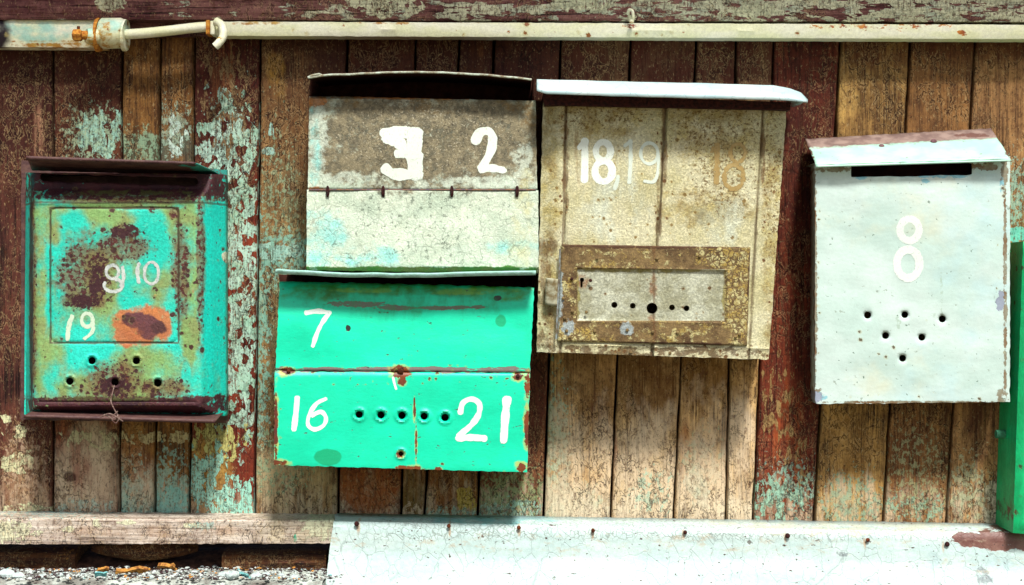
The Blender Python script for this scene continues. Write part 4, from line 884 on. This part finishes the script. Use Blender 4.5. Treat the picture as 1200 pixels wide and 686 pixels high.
bm = sheet([(640, 326), (654, 327), (653, 359), (639, 357)], (.101, .107, .107, .101), res=3, jag=.6); obj('latch_tab', bm, solid('pale_latch', (176, 176, 150), (120, 104, 70), .1), Dm, thick=.0015)
bm = bmesh.new(); tube(bm, [P(656.5 - i * .05, 292 + i * 1.1, .1075) for i in range(97)], .0013, 6); obj('hinge_rod', bm, solid('grey_hinge', (150, 164, 166), (110, 96, 76), .1), Dm)
for (x, y) in ((670, 327), (692, 329), (671, 365), (687, 366), (662, 373), (664, 388), (668, 395), (697, 388), (735, 387), (765, 389), (794, 390), (867, 392), (862, 395), (660, 350), (739, 413), (785, 414), (700, 303), (770, 303), (820, 300)):
    dome(x, y, .1062 if y < 405 else .0995, .0024, drust if x in (670, 692) else solid('rivet_metal', (150, 130, 84), (96, 76, 52), .3), Dm, 'rivet', .45)
# lid
lm = Mat('pale_lid_metal', .14); c = lm.mix(lm.sm(lm.noise(.02, .05, detail=5), .35, .65), (176, 206, 208), (204, 222, 220))
lc = lm.sm(lm.voro(.05, .08, wx=(lm.noise(.08) - .5) * 14, wy=(lm.noise(.09) - .5) * 14), .0, .03); c = lm.mix((1.0 - lc) * .45, c, (120, 140, 140))
c = lm.layer(c, (120, 90, 60), [(780, 121, 180, 3.5, 1, 'b')], n=(.05, .2, 5, .6), bias=-.1, amp=1.6, soft=.4, op=.8)
lmm = lm.out(c, rough=.45, spec=.4, bump=lm.noise(.04, detail=4) + lc * .2, bs=.7)
bm = bmesh.new(); rows = []
for i in range(81):
    u = i / 80; x = lerp(629, 946, u)
    yt = pl(x, [(629, 94), (700, 96), (819, 98.5), (905, 101), (925, 104.5), (938, 109.5), (946, 118)]); yb = pl(x, [(629, 109), (640, 113), (783, 117.5), (900, 120), (946, 121.5)])
    row = []
    for k in range(7):
        t = k / 6; a = R(8 + 74 * t)     # rolled front
        y = lerp(yb, yt, math.sin(a)); row.append(bm.verts.new(P(x, y + .5 * nz(x * .03, k * .3), .120 + .026 * math.cos(a))))
    a = row[-1].co; row.append(bm.verts.new((a.x, -.07, a.z + .001))); row.append(bm.verts.new((a.x, -.012, a.z + .004)))
    rows.append(row)
for r0, r1 in zip(rows, rows[1:]):
    for k in range(len(r0) - 1): bm.faces.new((r0[k], r1[k], r1[k + 1], r0[k + 1]))
obj('lid', bm, lmm, Dm, thick=.0014)
bm = sheet([(636, 110), (927, 120), (926, 129), (638, 123)], (.112,) * 4, res=6, skirt='LRTB', back=.004); obj('lid_shadow_strip', bm, drust, Dm)  # dark strip standing in for the shadow band below the lid
QD = z2((615, 80), 1, 1, 1.96)
wD = paint_mat('white_paint_d', (236, 246, 232), .12, .098, edge=.4); wD2 = paint_mat('thin_white_paint', (214, 226, 210), .32, .098, edge=.6); wD3 = paint_mat('faded_ochre_paint', (166, 140, 84), .8, .098, c2=(184, 162, 108), edge=1.0)
obj('painted_number', strokes(QD([([(126, 182), (138, 168)], 12), ([(138, 168), (138, 215), (137, 256)], 17), (ring(180, 191, 17, 21, 0, 366), 15), (ring(181, 237, 20, 24, 0, 366), 17)]), ddp), wD, Dm, label='bold white 18')
obj('painted_number', strokes(QD([([(214, 250), (212, 262), (207, 276)], 9), ([(230, 178), (243, 168)], 8), ([(243, 168), (243, 215), (240, 262)], 9), (ring(286, 196, 20, 24, 0, 366), 8), ([(306, 196), (307, 232), (297, 260), (276, 260)], 8)]), ddp), wD2, Dm, label='thinner white 19 after a comma')
obj('painted_number', strokes(QD([([(430, 190), (440, 176)], 12), ([(441, 176), (442, 220), (440, 262)], 15), (ring(489, 195, 17, 21, 0, 366), 10), (ring(480, 250, 22, 28, 0, 366), 12)]), ddp), wD3, Dm, label='faded ochre 18')

# ---- E: white 8
E = thing('mailbox', P(1070, 472, .01), 'white mailbox with a single 8 and a sloping pale teal lid', 'mailbox')
em = Mat('white_chipped_paint', .1)
c = em.mix(em.sm(em.noise(.012, .012, detail=5), .35, .65), (190, 216, 206), (206, 226, 218))
c = em.layer(c, (214, 216, 186), [(1060, 240, 90, 60), (1050, 440, 90, 30)], n=(.02, .02, 5, .6), bias=-.1, amp=1.6, soft=1.0, op=.6)
c = em.layer(c, (184, 220, 222), [(1160, 300, 60, 180), (1090, 450, 40, 60)], n=(.02, .02, 5, .6), bias=-.1, amp=1.6, soft=1.0, op=.6)
c = em.layer(c, (124, 96, 64), [(980, 197, 26, 4), (1160, 194, 26, 5), (1182, 200, 5, 20), (958, 464, 9, 9), (1180, 466, 8, 9), (958, 330, 3, 150), (1070, 473, 120, 2), (1183, 330, 2.5, 150)], n=(.10, .10, 6, .7), bias=-.05, amp=1.4, soft=.2, h=-.3, c2=(150, 150, 130))
c = em.layer(c, (140, 196, 206), [(1110, 206, 40, 2), (1090, 211, 7, 3), (1012, 207, 10, 3), (1180, 216, 4, 10), (965, 466, 10, 4)], n=(.10, .12, 6, .7), bias=-.05, amp=1.4, soft=.3)
c = em.layer(c, (150, 160, 176), [(1177, 355, 5, 9), (1178, 345, 4, 4), (960, 467, 8, 6)], n=(.15, .15, 5, .7), bias=.05, amp=1.0, soft=.1, h=-.3)
c = em.layer(c, (166, 190, 170), [(1057, 376, 5, 12), (1108, 345, 2, 30), (1098, 370, 6, 4)], n=(.15, .12, 6, .7), bias=-.2, amp=1.6, soft=.4, op=.7)
c = em.layer(c, (150, 166, 150), None, bias=-.62, n=(.13, .13, 4, .6), amp=3.0, soft=.15, h=-.2, op=.8)
c = em.layer(c, (90, 120, 100), None, bias=-1.0, n=(.22, .18, 3, .5), amp=4.0, soft=.2, h=-.25, op=.9)
c = em.layer(c, (210, 230, 224), None, bias=-.25, n=(.05, .01, 4, .6), amp=1.6, soft=.9, op=.5)
c = em.dots(c, (96, 84, 66), [(968, 200, 30, 10), (1168, 200, 24, 14), (960, 330, 7, 140), (1179, 330, 7, 140), (1070, 468, 120, 7), (1058, 395, 60, 34)], f=.10, rmax=.24, dens=.4, halo=(190, 196, 160), h=-.3)
c = em.dots(c, (110, 130, 112), None, f=.045, rmax=.09, dens=.22, h=-.3, op=.8)
c = em.grain(c, .05, .3)
emm = em.out(c, rough=.5, spec=.4, bump=em.noise(.02, .03, detail=3) * 2.2 + em.noise(.12, detail=4, rough=.6) * .15, bs=.8)
el = Mat('teal_lid_paint', .07)
c = el.mix(el.sm(el.noise(.03, .04, detail=5), .35, .65), (166, 216, 196), (192, 230, 210))
eb = el.sm((1.0 - (el.Y - (163.0 - (el.X - 944.0) * .055)) * (1 / 11.0)) + (el.noise(.08, .12, detail=6, rough=.7) - .5) * .9, .0, .3)
c = el.mix(eb, c, el.mix(el.sm(el.noise(.08, detail=5), .35, .65), (120, 98, 92), (156, 134, 124)))
c = el.layer(c, (110, 78, 70), [(948, 175, 6, 16), (1180, 183, 6, 7), (1150, 155, 20, 3)], n=(.15, .15, 6, .7), amp=1.2, soft=.2, h=-.2)
c = el.layer(c, (120, 100, 90), None, bias=-.55, n=(.16, .2, 4, .6), amp=2.8, soft=.2, h=-.2, op=.7)
elm = el.out(c, rough=.5, spec=.4, bump=el.noise(.05, detail=5, rough=.6) * 1.0, bs=.8)
EH = [(1016.5, 369.5, 4.4), (1060, 369, 4.2), (1104, 374, 4.4), (1037.5, 393.5, 4.3), (1080, 395.5, 4.3), (1057.5, 420, 4.3)]
def edp(x, y, u=0, v=0):
    d = .080 + .0022 * nz(x * .009, y * .009, 32) + .0008 * nz(x * .04, y * .04, 2)
    for (hx, hy, r) in EH: d -= ridge(math.hypot(x - hx, y - hy) - r, 2.2, .0012)
    return d
slotE = lambda x, y: rrect(1068, 199.5, 71, 7, 1.0, 1.2, -.02)(x, y)
bm = sheet([(955.5, 190), (1183, 184), (1182.5, 470.5), (956, 473)], edp, res=2.1, holes=[circ(*h) for h in EH] + [slotE], skirt='LRTB', back=.004, jag=1.0, seed=10, inset=.009); obj('body', bm, emm, E, thick=.001)
bm = sheet([(944, 164), (1161, 151.5), (1184, 187), (956, 194)], lambda x, y, u, v: lerp(.012, .096, v) + .0015 * nz(x * .03, y * .03, 5), res=3, jag=1.0, seed=12)
sheet([(956, 194), (1184, 187), (1184, 189.5), (956, 196.5)], lambda x, y, u, v:   .0962 + .0015 * nz(x * .03, y * .03, 5), res=3, bm=bm)
obj('lid', bm, elm, E, thick=.0014)
bm = sheet([(990, 180), (1150, 180), (1150, 215), (990, 215)], (.03,) * 4, res=20); obj('inner_back', bm, dinm, E, thick=.001)
for (x, y, d) in ((1033, 173, .046), (1094, 167, .042)): dome(x, y, d, .0050, solid('lid_rivet', (130, 96, 100), (96, 66, 70), .2), E, 'rivet', .8)
QE = z2((930, 140), 1, 1, 1.96)
obj('painted_number', strokes(QE([(ring(266, 254, 22, 25, 100, 462), 18), (ring(263, 332, 26, 33, -80, 282), 19)]), edp), paint_mat('soft_white_paint', (228, 240, 230), .16, .098, edge=.6), E, label='white 8')

# ---- F: green cabinet at the right edge
Fb = thing('metal_cabinet', P(1230, 622, .02), 'emerald green metal cabinet cut by the right edge of the photo', 'cabinet')
fmn = Mat('emerald_paint', .15)
c = fmn.mix(fmn.sm(fmn.noise(.02, .012, detail=5), .3, .7), (0, 168, 98), (6, 204, 126))
c = fmn.layer(c, (20, 60, 50), [(1192, 330, 10, 70)], n=(.04, .03, 5, .6), amp=1.0, soft=.6, op=.8)
c = fmn.layer(c, (20, 90, 60), None, bias=-.55, n=(.1, .06, 5, .6), amp=2.6, soft=.3, h=-.2)
c = fmn.layer(c, (90, 200, 140), None, bias=-.35, n=(.12, .012, 5, .7), amp=2.2, soft=.8, op=.5)
c = fmn.layer(c, (40, 70, 44), [(1187, 610, 30, 14), (1190, 500, 5, 130), (1172, 600, 10, 30)], bias=-.1, n=(.12, .08, 6, .75), amp=1.6, soft=.3, h=-.3, c2=(96, 60, 34))
c = fmn.dots(c, (60, 70, 40), None, f=.07, rmax=.2, dens=.3, halo=(60, 150, 90), h=-.3)
c = fmn.grain(c, .2, .2, .08)
fmm2 = fmn.out(c, rough=.4, spec=.45, bump=fmn.noise(.04, detail=4) * 1.6, bs=.8)
bm = sheet([(1199, 283), (1480, 268), (1480, 640), (1187, 625)], lambda x, y, u, v: .085 - .006 * ss((.03 - min(u, v, 1 - v)) / .03) + .001 * nz(x * .02, y * .02), res=5, skirt='LRTB', back=.002, jag=.4); obj('body', bm, fmm2, Fb)
bm = bmesh.new(); tube(bm, [P(1167, 509, .03), P(1185, 509, .03)], .0062, 12); obj('hinge_barrel', bm, solid('dull_green', (70, 150, 110), (50, 100, 80), .1), Fb)

# ------------------------------------------------------------------ pipe / bar along the top
pipe = thing('painted_metal_pipe', P(600, 49, .03), 'cream painted metal bar and pipe with rusty fittings running under the header beam', 'pipe')
pm = Mat('cream_pipe_paint', .04)
c = pm.mix(pm.sm(pm.noise(.02, .06, detail=5), .35, .65), (240, 242, 196), (250, 250, 222))
c = pm.layer(c, (150, 214, 200), [(60, 38, 70, 14), (120, 34, 40, 12)], n=(.04, .06, 5, .6), bias=.05, amp=1.4, soft=.8, op=.8)
c = pm.layer(c, (206, 168, 78), [(90, 53, 90, 4), (128, 44, 10, 14), (760, 48, 900, 1.6), (305, 27, 40, 3), (450, 27, 60, 2)], n=(.07, .09, 6, .7), bias=-.15, amp=1.8, soft=.6, c2=(184, 128, 54))
c = pm.layer(c, (216, 140, 40), [(1040, 30, 90, 6), (1126, 40, 6, 5), (960, 32, 30, 3), (740, 31, 12, 3)], n=(.09, .14, 6, .7), bias=-.35, amp=2.2, soft=.3, c2=(150, 66, 20))
c = pm.layer(c, (176, 110, 40), None, bias=-.64, n=(.12, .12, 4, .6), amp=3.0, soft=.2)
c = pm.layer(c, (30, 14, 24), [(-6, 36, 18, 26)], n=(.05, .05, 4, .5), bias=.1, amp=.5, soft=.5)  # dark shading painted onto the left end of the pipe
c = pm.dots(c, (150, 84, 30), None, f=.07, rmax=.2, dens=.3, halo=(206, 190, 120), h=-.3)
c = pm.grain(c, .15, .3)
pmm = pm.out(c, rough=.45, spec=.4, bump=pm.noise(.05, detail=4) * 1.0, bs=.8)
def bar(q, d, back, name, res=8, bulge=.0):
    bm = sheet(q, lambda x, y, u, v: d + bulge * math.sin(math.pi * v) + .0008 * nz(x * .02, y * .05), res=res, skirt='LRTB', back=back, jag=.5); return obj(name, bm, pmm, pipe)
bar([(250, 25.5), (1900, 32), (1900, 49), (250, 42)], .040, .012, 'flat_bar', 6, .003)
bar([(-600, 17), (122, 21), (122, 56), (-600, 51)], .034, .006, 'wide_section', 6, .004)
bm = bmesh.new(); tube(bm, [P(118, 39.5, .038), P(121, 39.5, .038), P(143, 39, .038), P(147, 39, .038)], [.020, .0222, .0218, .019], 24); obj('sleeve', bm, pmm, pipe)
for (x, r, y) in ((115.5, .0245, 41), (146.5, .0230, 41.5)):
    bm = bmesh.new(); tube(bm, [P(x - 1.7, y, .040), P(x - 1.0, y, .040), P(x + 1.2, y + .3, .040), P(x + 1.8, y + .3, .040)], [r - .0012, r, r, r - .0012], 24); obj('flange_ring', bm, orust if x < 120 else pmm, pipe)
bm = bmesh.new(); tube(bm, [P(85.5, 41.5, .060), P(87, 41.5, .060), P(94.5, 41.5, .060), P(96, 41.5, .060)], [.0066, .0090, .0090, .0070], 6); tube(bm, [P(96, 41.5, .060), P(104, 41.5, .058)], .0064, 12); obj('bolt_head', bm, orust, pipe)
bm = bmesh.new(); tube(bm, [P(101, 42, .058), P(104, 42.5, .056), P(114, 42.5, .050)], [.0098, .0112, .0120], 16); obj('bolt_shank', bm, pmm, pipe)
bm = bmesh.new(); tube(bm, [P(92, 35, .060), P(92, 31, .060)], .0022, 8); obj('bolt_tip', bm, rust, pipe)
bm = bmesh.new(); tube(bm, [P(*p) for p in crom([(148, 40.5, .045), (170, 39, .048), (200, 36, .048), (225, 33, .048), (243, 31.5, .048)])], .0072, 14); obj('lever_rod', bm, pmm, pipe)
bm = bmesh.new(); boxm(bm, P(242, 0, .05).x, P(246.5, 0, .05).x, -.056, -.03, P(0, 41, .05).z, P(0, 24.5, .05).z, .0008); obj('rusty_clip', bm, orust, pipe)
bm = bmesh.new(); boxm(bm, P(247, 0, .05).x, P(252, 0, .05).x, -.054, -.03, P(0, 41, .05).z, P(0, 25, .05).z, .001); obj('clip_plate', bm, pmm, pipe)
bm = bmesh.new(); tube(bm, [P(*p) for p in crom([(253, 25, .052), (259, 29, .056), (261.5, 36, .060), (261, 44, .062), (256, 51, .064), (252, 55, .064)])], [.0058] * 35 + [.0058] * 6, 14, cap=False)
hk = obj('hook_end', bm, pmm, pipe, thick=.001, off=-1)
# small porcelain-looking staple on the header
st = thing('staple', P(739, 27, .05), 'small cream painted staple driven between the header beam and the bar', 'staple')
bm = bmesh.new(); tube(bm, [P(*p) for p in crom([(736, 17, .048), (737, 12, .053), (741, 13, .054), (742, 20, .054), (741, 27, .05)])], .0022, 8); obj('staple_loop', bm, pmm, st)
dome(740, 25.5, .052, .0035, pmm, st, 'staple_foot', .8)

# unseen eave board, added above the frame to shade the wall top
ev = thing('shading_eave', (0, -.1, Z0 + .95), 'unseen eave board added above the wall to shade its top', 'roof')
bm = bmesh.new(); boxm(bm, -2.2, 2.2, -.42, .3, Z0 + .95, Z0 + .98); obj('shading_board', bm, ub, ev)
